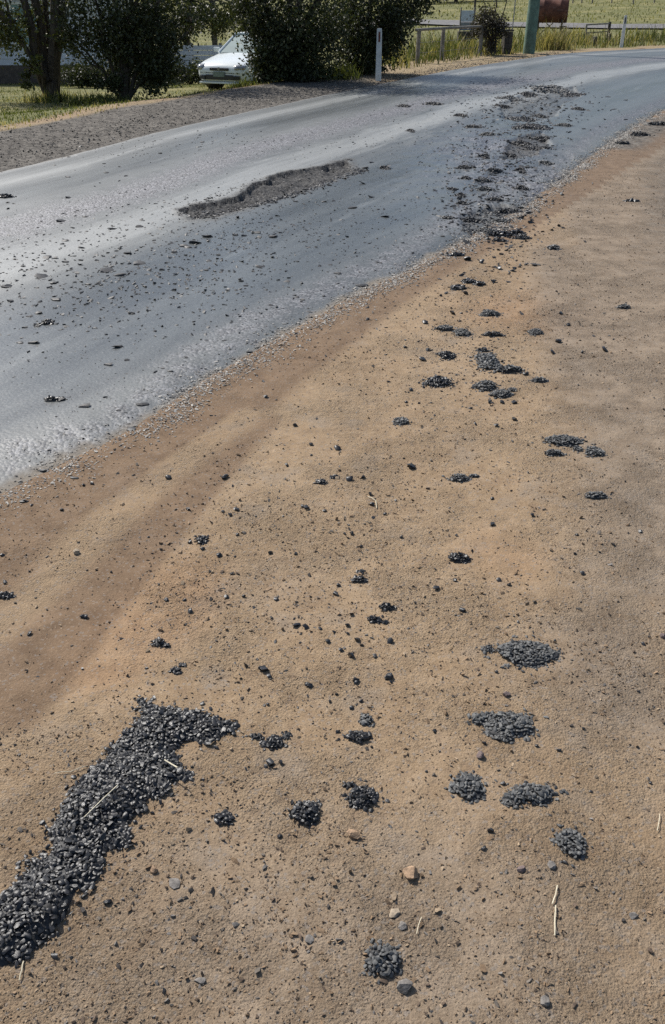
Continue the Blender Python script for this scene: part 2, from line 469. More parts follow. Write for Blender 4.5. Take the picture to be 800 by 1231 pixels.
def terrain(X, Y, rd=None):
    X = np.asarray(X, float); Y = np.asarray(Y, float)
    if rd is None: rd = road_sd(X, Y)
    dfar = poly_dist(X, Y, far)              # + on the left (far side)
    df = np.clip(dfar, 0, None)
    wl = 1 - sstep(-2.5, 4.0, X)
    z = -0.05 * np.clip(Y - 13, 0, 22) * wl * sstep(1.8, 4.6, df)
    z = z + 0.07 * np.exp(-((df - 1.6) / 0.9) ** 2) * (df > 0) * sstep(2.0, -6.0, X)
    hill = np.clip(Y - 47 + 0.15 * np.clip(X, -40, 40), 0, None)
    z = z + np.where(hill < 160, 0.00062 * hill ** 2, 0.00062 * 160 ** 2 + (hill - 160) * 0.198)
    far_w = sstep(40, 120, np.hypot(X, Y))
    z = z + far_w * fbm(X, Y, 0.02, 3, 5) * 3.0
    off = sstep(0.25, 2.5, rd)
    z = z + off * fbm(X, Y, 0.5, 4, 3) * 0.05 * sstep(6, 14, np.hypot(X, Y))
    # dirt shoulder: shallow ruts and hummocks
    dn = np.where((dfar < 0) & (rd > 0), rd, 0)
    z = z + sstep(0.1, 0.6, dn) * (fbm(X, Y, 2.2, 3, 9) * 0.006 + fbm(X, Y, 9.0, 3, 21) * 0.005)
    # road bed sits under the seal
    z = z - sstep(0.02, -0.5, rd) * 0.16
    return z

def gz(x, y):
    return float(terrain(np.array([x]), np.array([y]))[0])

def on_ground(px, py):
    p = at(px, py, 0.0)
    for _ in range(4):
        p = at(px, py, gz(p.x, p.y))
    return p

# graded grids: close spacing near the viewer, growing with distance
def graded(a, b, step, lo, hi, grow=1.055):
    out = list(np.arange(a, b + 1e-9, step)); s = step; v = b
    while v < hi: s *= grow; v += s; out.append(v)
    s = step; v = a; pre = []
    while v > lo: s *= grow; v -= s; pre.append(v)
    return np.array(pre[::-1] + out)

gx = graded(-1.6, 2.6, 0.018, -260, 300); gy = graded(0.7, 5.2, 0.018, -30, 420)
GX, GY = np.meshgrid(gx, gy)
GX, GY = GX.ravel(), GY.ravel()
rd = road_sd(GX, GY); dfar = poly_dist(GX, GY, far)
GZ = terrain(GX, GY, rd)
near_dirt = sstep(0.05, 0.3, rd) * (dfar < 0) * sstep(7, 4, np.hypot(GX, GY))
GZ = GZ + near_dirt * (fbm(GX, GY, 28, 2, 41) * 0.0045)
dirt_side = (dfar < 0)

def band(pts, width, soft):
    P, _ = resample([on_ground(*p) for p in pts], 40)
    return sstep(width + soft, width - soft, np.abs(poly_dist(GX, GY, [tuple(q) for q in P])))
def blob(px, py, r):
    p = on_ground(px, py)
    return np.exp(-(((GX - p.x) ** 2 + (GY - p.y) ** 2) / (r * r)))

BL, _ = resample([on_ground(*p) for p in [(-260, 1231), (-80, 960), (60, 845), (150, 735), (225, 640), (330, 505), (430, 415), (520, 350), (600, 300)]], 60)
dB = poly_dist(GX, GY, [tuple(q) for q in BL])      # + on the road side
brown = sstep(-0.08, 0.14, dB) * dirt_side * (0.86 + 0.25 * fbm(GX, GY, 2, 3, 31))
brown = brown - 0.6 * band([(-60, 800), (60, 700), (110, 645), (200, 570), (290, 500)], 0.10, 0.09)
brown = brown + 0.7 * band([(-40, 680), (0, 656), (90, 603), (190, 540), (300, 470), (420, 398)], 0.05, 0.045)
brown = brown + 0.42 * band([(40, 860), (150, 705), (230, 610), (330, 505)], 0.06, 0.06)
brown = np.clip(brown, 0, 1)
orange = 0.75 * blob(175, 745, 0.22) + 0.7 * blob(110, 800, 0.16) + 0.75 * blob(640, 375, 0.55) + 0.5 * blob(615, 280, 0.5) + 0.5 * blob(230, 690, 0.22) + 0.35 * blob(700, 215, 0.7) + 0.35 * blob(620, 680, 0.2) + 0.3 * blob(590, 640, 0.3)
grey = 0.95 * band([(700, 235), (735, 290), (755, 370), (770, 440), (790, 560), (830, 700)], 0.15, 0.15)
grey = grey + 0.95 * band([(835, 130), (800, 170), (795, 240), (815, 320), (870, 420)], 0.8, 0.6)
grey = grey + 0.6 * band([(660, 300), (690, 400), (705, 520), (720, 640), (760, 850)], 0.14, 0.16)
grey = grey + 0.40 * blob(680, 790, 0.3) + 0.4 * blob(560, 1150, 0.3) + 0.35 * blob(240, 1150, 0.35) + 0.4 * blob(330, 700, 0.2)
grey = np.clip(grey + 0.75 * sstep(10, 22, GX - 0.1 * GY) * dirt_side, 0, 1)
mask_a = np.stack([brown, np.clip(orange, 0, 1) * dirt_side, np.clip(grey + 0.35 * sstep(2.0, 1.0, GY) * sstep(-2, 0, GX), 0, 1) * dirt_side], 1)
df = np.where(dfar > 0, np.where(rd > 0, np.abs(rd), 0), -1)
vw = 1.9 + 0.35 * fbm(GX, GY, 0.6, 3, 77) - 1.3 * sstep(2, 7, GX)          # gravel verge narrows to the right
verge = (dfar > -1.0) * sstep(vw + 0.3, vw - 0.3, df) * (1 - 0.85 * sstep(-0.5, 2.5, GX))
verge = np.maximum(verge, 0.72 * band([(748, 176), (800, 147), (880, 110)], 0.30, 0.28))
verge = np.maximum(verge, 0.5 * band([(840, 150), (808, 200), (812, 260), (840, 330)], 0.35, 0.4))
dry = (dfar > 0) * sstep(vw - 0.35, vw + 0.1, df) * sstep(vw + 1.1, vw + 0.3, df) * (0.5 + 0.9 * fbm(GX, GY, 1.5, 3, 16))
dry = np.maximum(dry, (dfar > 0) * sstep(vw + 0.9, vw + 0.3, df) * sstep(-0.5, 2.5, GX) * 0.85)
grass = (dfar > 0) * sstep(vw + 0.2, vw + 0.9, df) * (0.85 + 0.3 * fbm(GX, GY, 0.8, 3, 6))
grass = np.maximum(grass, sstep(14, 24, -GX - 9) * (dfar <= 0) * (rd > 2)) 
grass = np.maximum(grass, sstep(4.0, 8.0, rd) * sstep(9, 16, GX) * (dfar <= 0))
dsr = np.abs(poly_dist(GX, GY, SIDE_ROAD))
mask_b = np.clip(np.stack([verge, dry, grass], 1), 0, 1)
nx, ny = len(gx), len(gy)
ii = np.arange((nx - 1) * (ny - 1)); cx, cy = ii % (nx - 1), ii // (nx - 1)
v0 = cy * nx + cx
ground = link('ground', mesh_np('ground', np.stack([GX, GY, GZ], 1), np.stack([v0, v0 + 1, v0 + 1 + nx, v0 + nx], 1), M['ground'], True, {'mask_a': mask_a, 'mask_b': mask_b}))
ground['kind'] = 'structure'

# ------------------------------------------------------------------ road
POT1 = [at(*p) for p in [(216, 258), (255, 249), (296, 238), (308, 226), (340, 213), (385, 205), (420, 196), (424, 211), (398, 222), (352, 236), (305, 252), (262, 266), (232, 270)]]
POT2 = [at(*p) for p in [(600, 128), (640, 112), (690, 107), (700, 118), (676, 128), (668, 142), (640, 150), (604, 146)]]
POT3 = [at(*p) for p in [(612, 172), (652, 160), (662, 176), (640, 190), (604, 194)]]
POT4 = [at(*p) for p in [(556, 262), (600, 246), (636, 252), (606, 282), (566, 288)]]
def road_z(X, Y, tn):
    """tn 0 at the near edge, 1 at the far edge"""
    z = 0.006 + 0.035 * (1 - (2 * tn - 1) ** 2)
    z = z + fbm(X, Y, 1.1, 3, 51) * 0.006
    for P, dp, sd_ in ((POT1, 0.048, 61), (POT2, 0.034, 62), (POT3, 0.026, 63), (POT4, 0.03, 64)):
        d = sdf(X, Y, P) + fbm(X, Y, 5, 4, sd_) * 0.07 + fbm(X, Y, 11, 2, sd_ + 9) * 0.02
        z = z - dp * sstep(0.008, -0.020, d) * (0.85 + 0.9 * fbm(X, Y, 7, 4, 70))
        z = z + 0.004 * np.exp(-((d - 0.04) / 0.04) ** 2)
    brk = np.exp(-(((X - BRK.x) / 1.1) ** 2 + ((Y - BRK.y) / 3.2) ** 2))
    z = z + brk * fbm(X, Y, 6, 4, 80) * 0.035
    return z
BRK = at(615, 200)
# matched stations along the two edges (dense over the part the photograph shows)
_, Ln = resample(near, 10)
cn, _ = resample(near, 4000); cf, _ = resample(far, 4000)
def seg_u(C, p):
    return np.argmin((C[:, 0] - p[0]) ** 2 + (C[:, 1] - p[1]) ** 2) / 3999.0
keys_n = [0] + [seg_u(cn, at(*p)) for p in [(0, 603), (200, 494), (400, 374), (560, 292), (690, 205), (800, 132)]] + [seg_u(cn, (17.5, 28.3)), 1]
keys_f = [0] + [seg_u(cf, p) for p in [(-6.05, 3.6), at(-40, 214), at(150, 168), at(330, 127), at(560, 81), at(700, 62.5)]] + [seg_u(cf, (17, 38.3)), 1]
cnt = [170, 130, 150, 210, 240, 170, 60, 40]
un = np.concatenate([np.linspace(keys_n[i], keys_n[i + 1], cnt[i], endpoint=False) for i in range(8)] + [[1]])
uf = np.concatenate([np.linspace(keys_f[i], keys_f[i + 1], cnt[i], endpoint=False) for i in range(8)] + [[1]])
ker = np.hanning(41); ker /= ker.sum()
def smooth1(a):
    p = np.concatenate([2 * a[0] - a[1:21][::-1], a, 2 * a[-1] - a[-21:-1][::-1]])
    return np.convolve(p, ker, 'valid')
un, uf = smooth1(un), smooth1(uf)
Pn, _ = resample(near, un); Pf, _ = resample(far, uf)
TN = 240
tt = np.linspace(0, 1, TN)
ns = len(un)
cl = (Pn + Pf) / 2
sarc = np.concatenate([[0], np.cumsum(np.hypot(*np.diff(cl, axis=0).T))])
wid = np.hypot(*(Pf - Pn).T)
RX = Pn[:, None, 0] * (1 - tt) + Pf[:, None, 0] * tt
RY = Pn[:, None, 1] * (1 - tt) + Pf[:, None, 1] * tt
# ragged edges
jn = (fbm(sarc, sarc * 0 + 3, 1.4, 4, 90) * 0.10 + fbm(sarc, sarc * 0 + 8, 5.0, 2, 91) * 0.03)
edge_w = np.exp(-(tt / 0.05) ** 2)[None, :]
dirn = (Pf - Pn) / wid[:, None]
RX = RX + jn[:, None] * edge_w * dirn[:, None, 0]; RY = RY + jn[:, None] * edge_w * dirn[:, None, 1]
TT = np.broadcast_to(tt, RX.shape)
RZ = road_z(RX, RY, TT)
edge = np.minimum(TT * wid[:, None], (1 - TT) * wid[:, None])
RZ = RZ - (0.016 + 0.006 * fbm(RX, RY, 4, 2, 99)) * sstep(0.28, 0.0, edge)
U = np.broadcast_to(sarc[:, None], RX.shape); Vv = TT * 5.4
bnd = lambda c, s: np.exp(-((TT - c) / s) ** 2)
wobt = fbm(U, Vv, 0.35, 3, 95) * 0.05
T2 = TT + wobt
bnd2 = lambda c, s: np.exp(-((T2 - c) / s) ** 2)
rough_m = 0.85 * bnd2(0.60, 0.075) + 0.35 * bnd2(0.985, 0.03) + 0.55 * bnd2(0.045, 0.035)
dsum = np.zeros_like(RX); pot_m = np.zeros_like(RX)
for P, k in ((POT1, 1.0), (POT2, 0.42), (POT3, 0.6), (POT4, 0.5)):
    d = sdf(RX, RY, P) + fbm(RX, RY, 5, 4, 61) * 0.07
    pot_m = np.maximum(pot_m, k * np.maximum(sstep(0.05, -0.01, d), 0.55 * sstep(0.22, 0.02, d))); dsum = np.maximum(dsum, sstep(0.02, -0.05, d))
brk = np.exp(-(((RX - BRK.x) / 0.9) ** 2 + ((RY - BRK.y) / 3.4) ** 2))
rough_m = np.maximum(rough_m, 0.8 * brk * (0.8 + 0.8 * fbm(RX, RY, 2.5, 3, 88)))
dust_glare_m = 0.6 * bnd2(0.88, 0.05) + 0.85 * bnd2(0.45, 0.075) + 0.30 * bnd2(0.20, 0.03) + 0.3 * bnd2(0.75, 0.03)  # strongest band, mid road, is glare put into the colour; the rest dust
gloss_m = sstep(0.40, 0.28, T2) * sstep(0.03, 0.13, TT) + 0.6 * bnd2(0.78, 0.05)
dirt_m = np.clip(0.95 * sstep(0.20, 0.0, TT * wid[:, None]) + 0.6 * sstep(0.25, 0.0, (1 - TT) * wid[:, None]), 0, 1)
ii = np.arange((TN - 1) * (ns - 1)); cx, cy = ii % (TN - 1), ii // (TN - 1); v0 = cy * TN + cx
road = link('road', mesh_np('road', np.stack([RX, RY, RZ], 2).reshape(-1, 3), np.stack([v0, v0 + TN, v0 + TN + 1, v0 + 1], 1), M['road'], True,
            {'mask_r': np.clip(np.stack([rough_m, dust_glare_m, dirt_m], 2).reshape(-1, 3), 0, 1), 'mask_p': np.clip(np.stack([pot_m, gloss_m, pot_m], 2).reshape(-1, 3), 0, 1)}, np.stack([U, Vv], 2).reshape(-1, 2)))
road['kind'] = 'structure'
from mathutils.bvhtree import BVHTree
def bvh_of(o):
    me = o.data
    return BVHTree.FromPolygons([v.co for v in me.vertices], [tuple(p.vertices) for p in me.polygons])
BV_R = bvh_of(road)
GZ2 = GZ.reshape(ny, nx)
def gh(X, Y):
    """height of the ground mesh"""
    X = np.atleast_1d(np.asarray(X, float)); Y = np.atleast_1d(np.asarray(Y, float))
    i = np.clip(np.searchsorted(gx, X) - 1, 0, nx - 2); j = np.clip(np.searchsorted(gy, Y) - 1, 0, ny - 2)
    u = np.clip((X - gx[i]) / (gx[i + 1] - gx[i]), 0, 1); v = np.clip((Y - gy[j]) / (gy[j + 1] - gy[j]), 0, 1)
    return (GZ2[j, i] * (1 - u) + GZ2[j, i + 1] * u) * (1 - v) + (GZ2[j + 1, i] * (1 - u) + GZ2[j + 1, i + 1] * u) * v
def tops(X, Y):
    """height of the visible surface"""
    Z = gh(X, Y); X = np.atleast_1d(X); Y = np.atleast_1d(Y)
    for k in np.where(sdf(X, Y, ROAD_POLY) < 0.12)[0]:
        h = BV_R.ray_cast(Vector((X[k], Y[k], 60)), Vector((0, 0, -1)))
        if h[0] is not None: Z[k] = max(Z[k], h[0].z)
    return Z
def top(x, y): return float(tops(np.array([x], float), np.array([y], float))[0])
def spot(px, py):
    p = at(px, py, 0.0)
    for _ in range(3): p = at(px, py, top(p.x, p.y))
    return p

# side road far behind the tank
P, L = resample(SIDE_ROAD, 80)
dP = np.gradient(P, axis=0); nP = np.stack([-dP[:, 1], dP[:, 0]], 1) / np.hypot(*dP.T)[:, None]
SV = []; wv = np.linspace(-2.8, 2.8, 9)
for i in range(80):
    for q in wv:
        x, y = P[i] + nP[i] * (q + 0.25 * float(fbm(np.array([i * .3]), np.array([q]), 1, 2, 4)[0]))
        SV.append((x, y))
SV = np.array(SV); SZ = terrain(SV[:, 0], SV[:, 1]) + 0.07
fi = [(i * 9 + k, i * 9 + k + 1, (i + 1) * 9 + k + 1, (i + 1) * 9 + k) for i in range(79) for k in range(8)]
o = link('side_road', mesh_np('side_road', np.column_stack([SV, SZ]), fi, M['side_gravel'], True)); o['kind'] = 'structure'

# ------------------------------------------------------------------ stone shapes
def hull_stone(seed, n=13, flat=0.7, el=1.25):
    r = random.Random(seed); bm = bmesh.new()
    for _ in range(n):
        v = Vector((r.gauss(0, 1), r.gauss(0, 1), r.gauss(0, 1))).normalized()
        bm.verts.new((v.x * 0.5 * el, v.y * 0.5, v.z * 0.5 * flat))
    res = bmesh.ops.convex_hull(bm, input=bm.verts[:])
    bmesh.ops.delete(bm, geom=[g for g in res['geom_interior'] if isinstance(g, bmesh.types.BMVert)], context='VERTS')
    bmesh.ops.triangulate(bm, faces=bm.faces[:]); bmesh.ops.recalc_face_normals(bm, faces=bm.faces[:])
    bm.verts.index_update()
    V = np.array([v.co[:] for v in bm.verts]); F = np.array([[v.index for v in f.verts] for f in bm.faces]); bm.free()
    return V, F
BANK = [hull_stone(100 + i, 13 + i % 4, 0.58 + 0.1 * (i % 4), 1.1 + 0.14 * (i % 3)) for i in range(10)]

BANK_LO = [hull_stone(300 + i, 8, 0.6 + 0.1 * (i % 3), 1.1 + 0.14 * (i % 3)) for i in range(8)]

def rotmats(n, tilt=1.0):
    a = RNG.uniform(0, 2 * np.pi, n); b = RNG.normal(0, tilt, n); c = RNG.normal(0, tilt, n)
    ca, sa, cb, sb, cc, sc_ = np.cos(a), np.sin(a), np.cos(b), np.sin(b), np.cos(c), np.sin(c)
    Rz = np.zeros((n, 3, 3)); Rz[:, 0, 0] = ca; Rz[:, 0, 1] = -sa; Rz[:, 1, 0] = sa; Rz[:, 1, 1] = ca; Rz[:, 2, 2] = 1
    Rx = np.zeros((n, 3, 3)); Rx[:, 0, 0] = 1; Rx[:, 1, 1] = cb; Rx[:, 1, 2] = -sb; Rx[:, 2, 1] = sb; Rx[:, 2, 2] = cb
    Ry = np.zeros((n, 3, 3)); Ry[:, 1, 1] = 1; Ry[:, 0, 0] = cc; Ry[:, 0, 2] = sc_; Ry[:, 2, 0] = -sc_; Ry[:, 2, 2] = cc
    return Rz @ Rx @ Ry

def stones_mesh(name, P, S, mat, tint=None, tilt=0.35, bank=None):
    """P (n,3) centres, S (n,) or (n,3) sizes -> one mesh"""
    P = np.asarray(P, float); n = len(P); S = np.asarray(S, float)
    if S.ndim == 1: S = np.stack([S, S, S], 1)
    bank = bank or BANK; which = RNG.integers(0, len(bank), n); Rm = rotmats(n, tilt)
    Vs, Fs, Ts = [], [], []; off = 0
    for k, (bv, bf) in enumerate(bank):
        idx = np.where(which == k)[0]
        if not len(idx): continue
        loc = bv[None] * S[idx][:, None, :]
        W = np.einsum('nij,nvj->nvi', Rm[idx], loc) + P[idx][:, None, :]
        Vs.append(W.reshape(-1, 3)); nv = len(bv)
        Fs.append((bf[None] + (np.arange(len(idx)) * nv)[:, None, None] + off).reshape(-1, 3)); off += nv * len(idx)
        if tint is not None: Ts.append(np.repeat(tint[idx], nv, axis=0))
    return mesh_np(name, np.vstack(Vs), np.vstack(Fs), mat, True, {'tint': np.vstack(Ts)} if tint is not None else None, sharp=44)

STONE_ME = {}
def stone_me(kind, k):
    if (kind, k) not in STONE_ME:
        v, f = BANK[k]; STONE_ME[(kind, k)] = mesh_np('stone', v, f, M[kind], True, sharp=44)
    return STONE_ME[(kind, k)]

# ------------------------------------------------------------------ tar clumps (spilt chip seal)
def depress(p):
    return math.atan2(CAMZ - p[2], math.hypot(p[0], p[1]))

def blob_rad(seed, phi):
    return 1 + 0.55 * fbm(np.cos(phi) * 1.3 + seed * 3.7, np.sin(phi) * 1.3 + seed * 1.9, 1.0, 3, seed)

def dome(ells, hz, seed, base_z):
    """low bitumen skin under the stones; ells = [(x,y,a,b,h)] local"""
    V, F = [], []
    for q, (x, y, a, b, h) in enumerate(ells):
        o = len(V); V.append((x, y, base_z + h * 0.72)); n = 22
        phi = np.linspace(0, 2 * np.pi, n, endpoint=False); rr = blob_rad(seed + q, phi)
        for ring, k in ((0.55, 0.60), (0.85, 0.32), (1.0, -0.25)):
            for i in range(n):
                V.append((x + math.cos(phi[i]) * a * rr[i] * ring, y + math.sin(phi[i]) * b * rr[i] * ring, base_z + h * k - (0.004 if k < 0 else 0)))
        for i in range(n):
            j = (i + 1) % n
            F.append((o, o + 1 + i, o + 1 + j))
            for r in range(2):
                F.append((o + 1 + r * n + i, o + 1 + (r + 1) * n + i, o + 1 + (r + 1) * n + j, o + 1 + r * n + j))
    return V, F

CL = 0
LAND = []          # landmarks (photo position, short name) used to describe single stones
def clump(label, lobes, kind='tar_dusty', parts=0, hz=0.017, size=0.0100, sat=0.14, group='tar clumps spilt over dirt and road', name='tar_clump', ref=None):
    """lobes = [(px, py, width px, height px)] measured in the photograph"""
    global CL
    CL += 1; seed = CL * 7
    r = np.random.default_rng(seed)
    c = spot(lobes[0][0], lobes[0][1])
    root = empty(name, c)
    tag(root, label, 'tar clump', group)
    if ref: LAND.append((lobes[0][0], lobes[0][1], ref))
    ells = []
    for (px, py, w_, h_) in lobes:
        p = spot(px, py); s = ppm(p.x, p.y, p.z); th = depress(p)
        a = w_ / 2 / s
        hh = min(hz, 0.45 * a)
        b = max((h_ / s - hh * math.cos(th) * 0.8) / 2 / math.sin(th), 0.42 * a)
        ells.append((p.x - c.x, p.y - c.y, a, b, hh))
    area = sum(math.pi * e[2] * e[3] for e in ells)
    sz = max(size, math.sqrt(area / 210) * 1.15)
    pts, rad = [], []
    for q, (x, y, a, b, hh) in enumerate(ells):
        n = int(max(9, min(230, math.pi * a * b / (sz * 0.70) ** 2)))
        loc = []
        phs = r.uniform(0, 2 * np.pi, n * 14); rrs = np.sqrt(r.uniform(0, 1, n * 14)) * blob_rad(seed + q, phs)
        for ph, rr in zip(phs, rrs):
            if len(loc) >= n: break
            X, Y = x + a * rr * math.cos(ph), y + b * rr * math.sin(ph)
            if any((X - u) ** 2 + (Y - v) ** 2 < (sz * 0.62) ** 2 for u, v, _ in loc): continue
            prof = max(0.0, 1 - rr * rr) ** 0.6
            loc.append((X, Y, hh * prof * (0.75 + 0.4 * r.random())))
        pts += loc
        for _ in range(int(n * sat)):
            ph = r.uniform(0, 2 * np.pi); rr = 1.05 + abs(r.normal(0, 0.28))
            pts.append((x + a * rr * math.cos(ph), y + b * rr * math.sin(ph), 0.001))
    P = np.array(pts); S = sz * r.lognormal(0.0, 0.25, len(P)); S = np.clip(S, sz * 0.55, sz * 1.6)
    S[-int(max(1, len(P) * sat * 0.7)):] *= 0.7
    zz = tops(c.x + P[:, 0], c.y + P[:, 1]) - c.z; P[:, 2] += zz + S * 0.02
    V, F = dome(ells, hz, seed, 0.0)
    VA = np.array(V); VA[:, 2] += tops(c.x + VA[:, 0], c.y + VA[:, 1]) - c.z
    me = bpy.data.meshes.new('bitumen'); me.from_pydata(VA.tolist(), [], F); me.materials.append(M['tar_base'])
    link('bitumen', me, root)
    order = np.argsort(-S * (1 + P[:, 2] * 10))
    pi, rest = order[:parts], order[parts:]
    for i in pi:
        q = link('stone', stone_me(kind, int(r.integers(0, len(BANK)))), root, P[i], (r.normal(0, 0.35), r.normal(0, 0.35), r.uniform(0, 6.28)), (S[i] * r.uniform(0.9, 1.2), S[i] * r.uniform(0.8, 1.05), S[i] * r.uniform(0.7, 1.0)))
    if len(rest):
        SS = np.stack([S[rest] * r.uniform(0.9, 1.2, len(rest)), S[rest] * r.uniform(0.8, 1.05, len(rest)), S[rest] * r.uniform(0.7, 1.0, len(rest))], 1)
        o = link('stones', stones_mesh('stones', P[rest], SS, M[kind]), root)
        o['kind'] = 'stuff'
    return root

# --- the long tar patch at the left
PATCH = [(158, 840), (170, 834), (184, 846), (206, 850), (240, 854), (262, 862), (284, 866), (291, 876), (275, 886), (255, 896), (240, 898), (226, 893), (213, 905), (222, 922), (240, 930), (237, 938), (212, 943), (205, 958), (181, 964), (176, 979), (158, 986), (164, 1006), (158, 1020), (128, 1029), (128, 1050), (114, 1066), (95, 1074), (84, 1104), (56, 1134), (30, 1158), (0, 1168), (-50, 1196), (-110, 1215), (-130, 1170), (-80, 1120), (-30, 1096), (0, 1074), (24, 1056), (32, 1044), (22, 1040), (26, 1029), (46, 1032), (60, 1024), (54, 1002), (72, 968), (92, 938), (110, 922), (126, 908), (142, 884), (162, 868), (168, 858)]
pp = [spot(*p) for p in PATCH]
c = spot(130, 960)
patch = empty('tar_patch', c)
tag(patch, 'long black glossy tar and chip patch at the lower left of the dirt', 'tar patch')
PX = [(p.x - c.x, p.y - c.y) for p in pp]
rp = np.random.default_rng(5)
xs = [p[0] for p in PX]; ys = [p[1] for p in PX]
def patch_h(X, Y):
    d = -sdf(X, Y, PX)
    return 0.022 * sstep(-0.004, 0.05, d) * (0.85 + 0.9 * fbm(X, Y, 9, 3, 33)) + 0.003
# bitumen skin: grid clipped to the outline
g = 0.008
bx = np.arange(min(xs) - .02, max(xs) + .02, g); by = np.arange(min(ys) - .02, max(ys) + .02, g)
BX, BY = np.meshgrid(bx, by); sh = BX.shape
dd = sdf(BX.ravel(), BY.ravel(), PX) + fbm(BX.ravel(), BY.ravel(), 40, 2, 2) * 0.006 + 0.005
bh = patch_h(BX.ravel(), BY.ravel()) * 0.80 - 0.012 * sstep(-0.008, 0.004, dd)
bz = gh(c.x + BX.ravel(), c.y + BY.ravel()) - c.z
idx = np.arange(len(dd)).reshape(sh)
quads = np.stack([idx[:-1, :-1], idx[:-1, 1:], idx[1:, 1:], idx[1:, :-1]], 2).reshape(-1, 4)
keep = (dd[quads] < 0.006).all(1); quads = quads[keep]
used, inv = np.unique(quads, return_inverse=True)
link('bitumen', mesh_np('bitumen', np.stack([BX.ravel()[used], BY.ravel()[used], (bz + bh)[used]], 1), inv.reshape(-1, 4), M['tar_base'], True), patch)
# stones by dart throwing, coarse grid for speed
pts = []; cellg = {}; ds = 0.0069
for _ in range(60000):
    x, y = rp.uniform(min(xs), max(xs)), rp.uniform(min(ys), max(ys))
    kx, ky = int(x / ds), int(y / ds)
    if any((x - u) ** 2 + (y - v) ** 2 < ds * ds for a in (-1, 0, 1) for b in (-1, 0, 1) for (u, v) in cellg.get((kx + a, ky + b), ())): continue
    cellg.setdefault((kx, ky), []).append((x, y)); pts.append((x, y))
pts = np.array(pts)
dd = sdf(pts[:, 0], pts[:, 1], PX) + fbm(pts[:, 0], pts[:, 1], 40, 2, 2) * 0.012
k = (dd < -0.005) | ((dd < 0.016) & (rp.random(len(dd)) < 0.14)); pts = pts[k]; dd = dd[k]
hz_ = np.where(dd < 0.004, patch_h(pts[:, 0], pts[:, 1]), 0.002)
zz = gh(c.x + pts[:, 0], c.y + pts[:, 1]) - c.z
S = np.clip(0.0100 * rp.lognormal(0, 0.30, len(pts)), 0.005, 0.019)
P = np.column_stack([pts, zz + hz_ + S * 0.0 + rp.normal(0, 0.0016, len(pts))])
vis = (P[:, 0] + c.x) / (P[:, 1] + c.y) > -0.7
order = np.argsort(-(S * np.where(vis, 1, 0.2)))
SS = np.stack([S * rp.uniform(0.9, 1.25, len(S)), S * rp.uniform(0.75, 1.0, len(S)), S * rp.uniform(0.5, 0.75, len(S))], 1)
for i in order[:300]:
    link('stone', stone_me('tar', int(rp.integers(0, 10))), patch, P[i], (rp.normal(0, 0.28), rp.normal(0, 0.28), rp.uniform(0, 6.28)), SS[i])
o = link('stones', stones_mesh('stones', P[order[300:]], SS[order[300:]], M['tar'], None, 0.28), patch); o['kind'] = 'stuff'

# --- clumps in the foreground and middle ground
clump('large flat dark tar clump with a small knob at its left end, right foreground', [(630, 787, 76, 32), (586, 781, 18, 12)], 'tar_dusty', 45, ref='the large flat clump with a knob')
clump('ragged dark grey tar clump on dirt just below the largest flat clump', [(612, 872, 62, 30), (582, 866, 30, 18), (606, 888, 24, 12)], 'tar_dusty', 40, ref='the ragged dark grey clump')
clump('small round grey tar clump left of the oval grey one', [(561, 946, 38, 36)], 'tar_dusty', 30, ref='the small round grey clump')
clump('smooth oval grey tar clump lying right of the small round one', [(640, 956, 56, 26), (618, 962, 26, 22)], 'tar_dusty', 40, ref='the oval grey clump')
clump('dark clump nearest the right edge of the lower foreground, above two straws', [(686, 1015, 38, 36)], 'tar_dusty', 30, ref='the dark clump above two straws')
clump('lowest round grey tar clump near the bottom of the picture', [(460, 1155, 44, 40)], 'tar_dusty', 35, ref='the lowest round clump')
clump('small black glossy tar lump in the centre foreground, left of its twin', [(368, 978, 36, 30)], 'tar', 22, 0.022, ref='the left glossy twin lump')
clump('black glossy tar lump right of its twin in the centre foreground', [(436, 959, 36, 28), (420, 944, 14, 8)], 'tar', 22, 0.022, ref='the right glossy twin lump')
clump('small black tar lump just above the twin lumps, lower of a stacked pair', [(432, 887, 30, 18)], 'tar', 14, 0.02, ref='the stacked pair of lumps')
clump('tiny dull tar lump, upper of a stacked pair in the centre foreground', [(441, 866, 17, 15)], 'tar_dusty', 9, 0.016)
clump('sparse string of black tar crumbs right of the tip of the long patch', [(328, 894, 26, 16), (308, 886, 16, 8), (345, 884, 12, 9)], 'tar', 12, 0.012, 0.010, 0.5, ref='the sparse string of crumbs')
clump('small black tar lump between the long patch and the glossy twins', [(270, 985, 24, 17)], 'tar', 12, 0.018, ref='the lump beside the long patch')
clump('grey tar clump of two stacked lobes on the tan dirt at right', [(677, 531, 40, 15), (665, 546, 26, 9), (694, 540, 14, 8)], 'tar_dusty', 18, 0.022, ref='the clump with two stacked lobes')
clump('small grey tar lump right of the clump with two lobes', [(714, 544, 24, 15)], 'tar_dusty', 10, 0.02)
clump('flat narrow tar clump below the lump at right middle', [(716, 597, 28, 10)], 'tar_dusty', 10, 0.018)
clump('small black tar lump alone on dirt in the right middle', [(552, 672, 27, 13)], 'tar', 12, 0.018, ref='the lone black lump right of centre')
clump('small grey tar lump with a thin tail on dirt in the middle', [(552, 576, 24, 11), (570, 573, 14, 4)], 'tar_dusty', 8, 0.018, ref='the lump with a thin tail')
clump('tar clump with a long tail to the right in the middle distance', [(586, 436, 28, 24), (612, 446, 34, 7), (580, 422, 16, 5)], 'tar_dusty', 12, 0.026, ref='the clump with a long tail')
clump('double lobed grey tar clump directly below the tailed clump', [(585, 465, 28, 13), (602, 475, 24, 12), (616, 469, 12, 6)], 'tar_dusty', 12, 0.024)
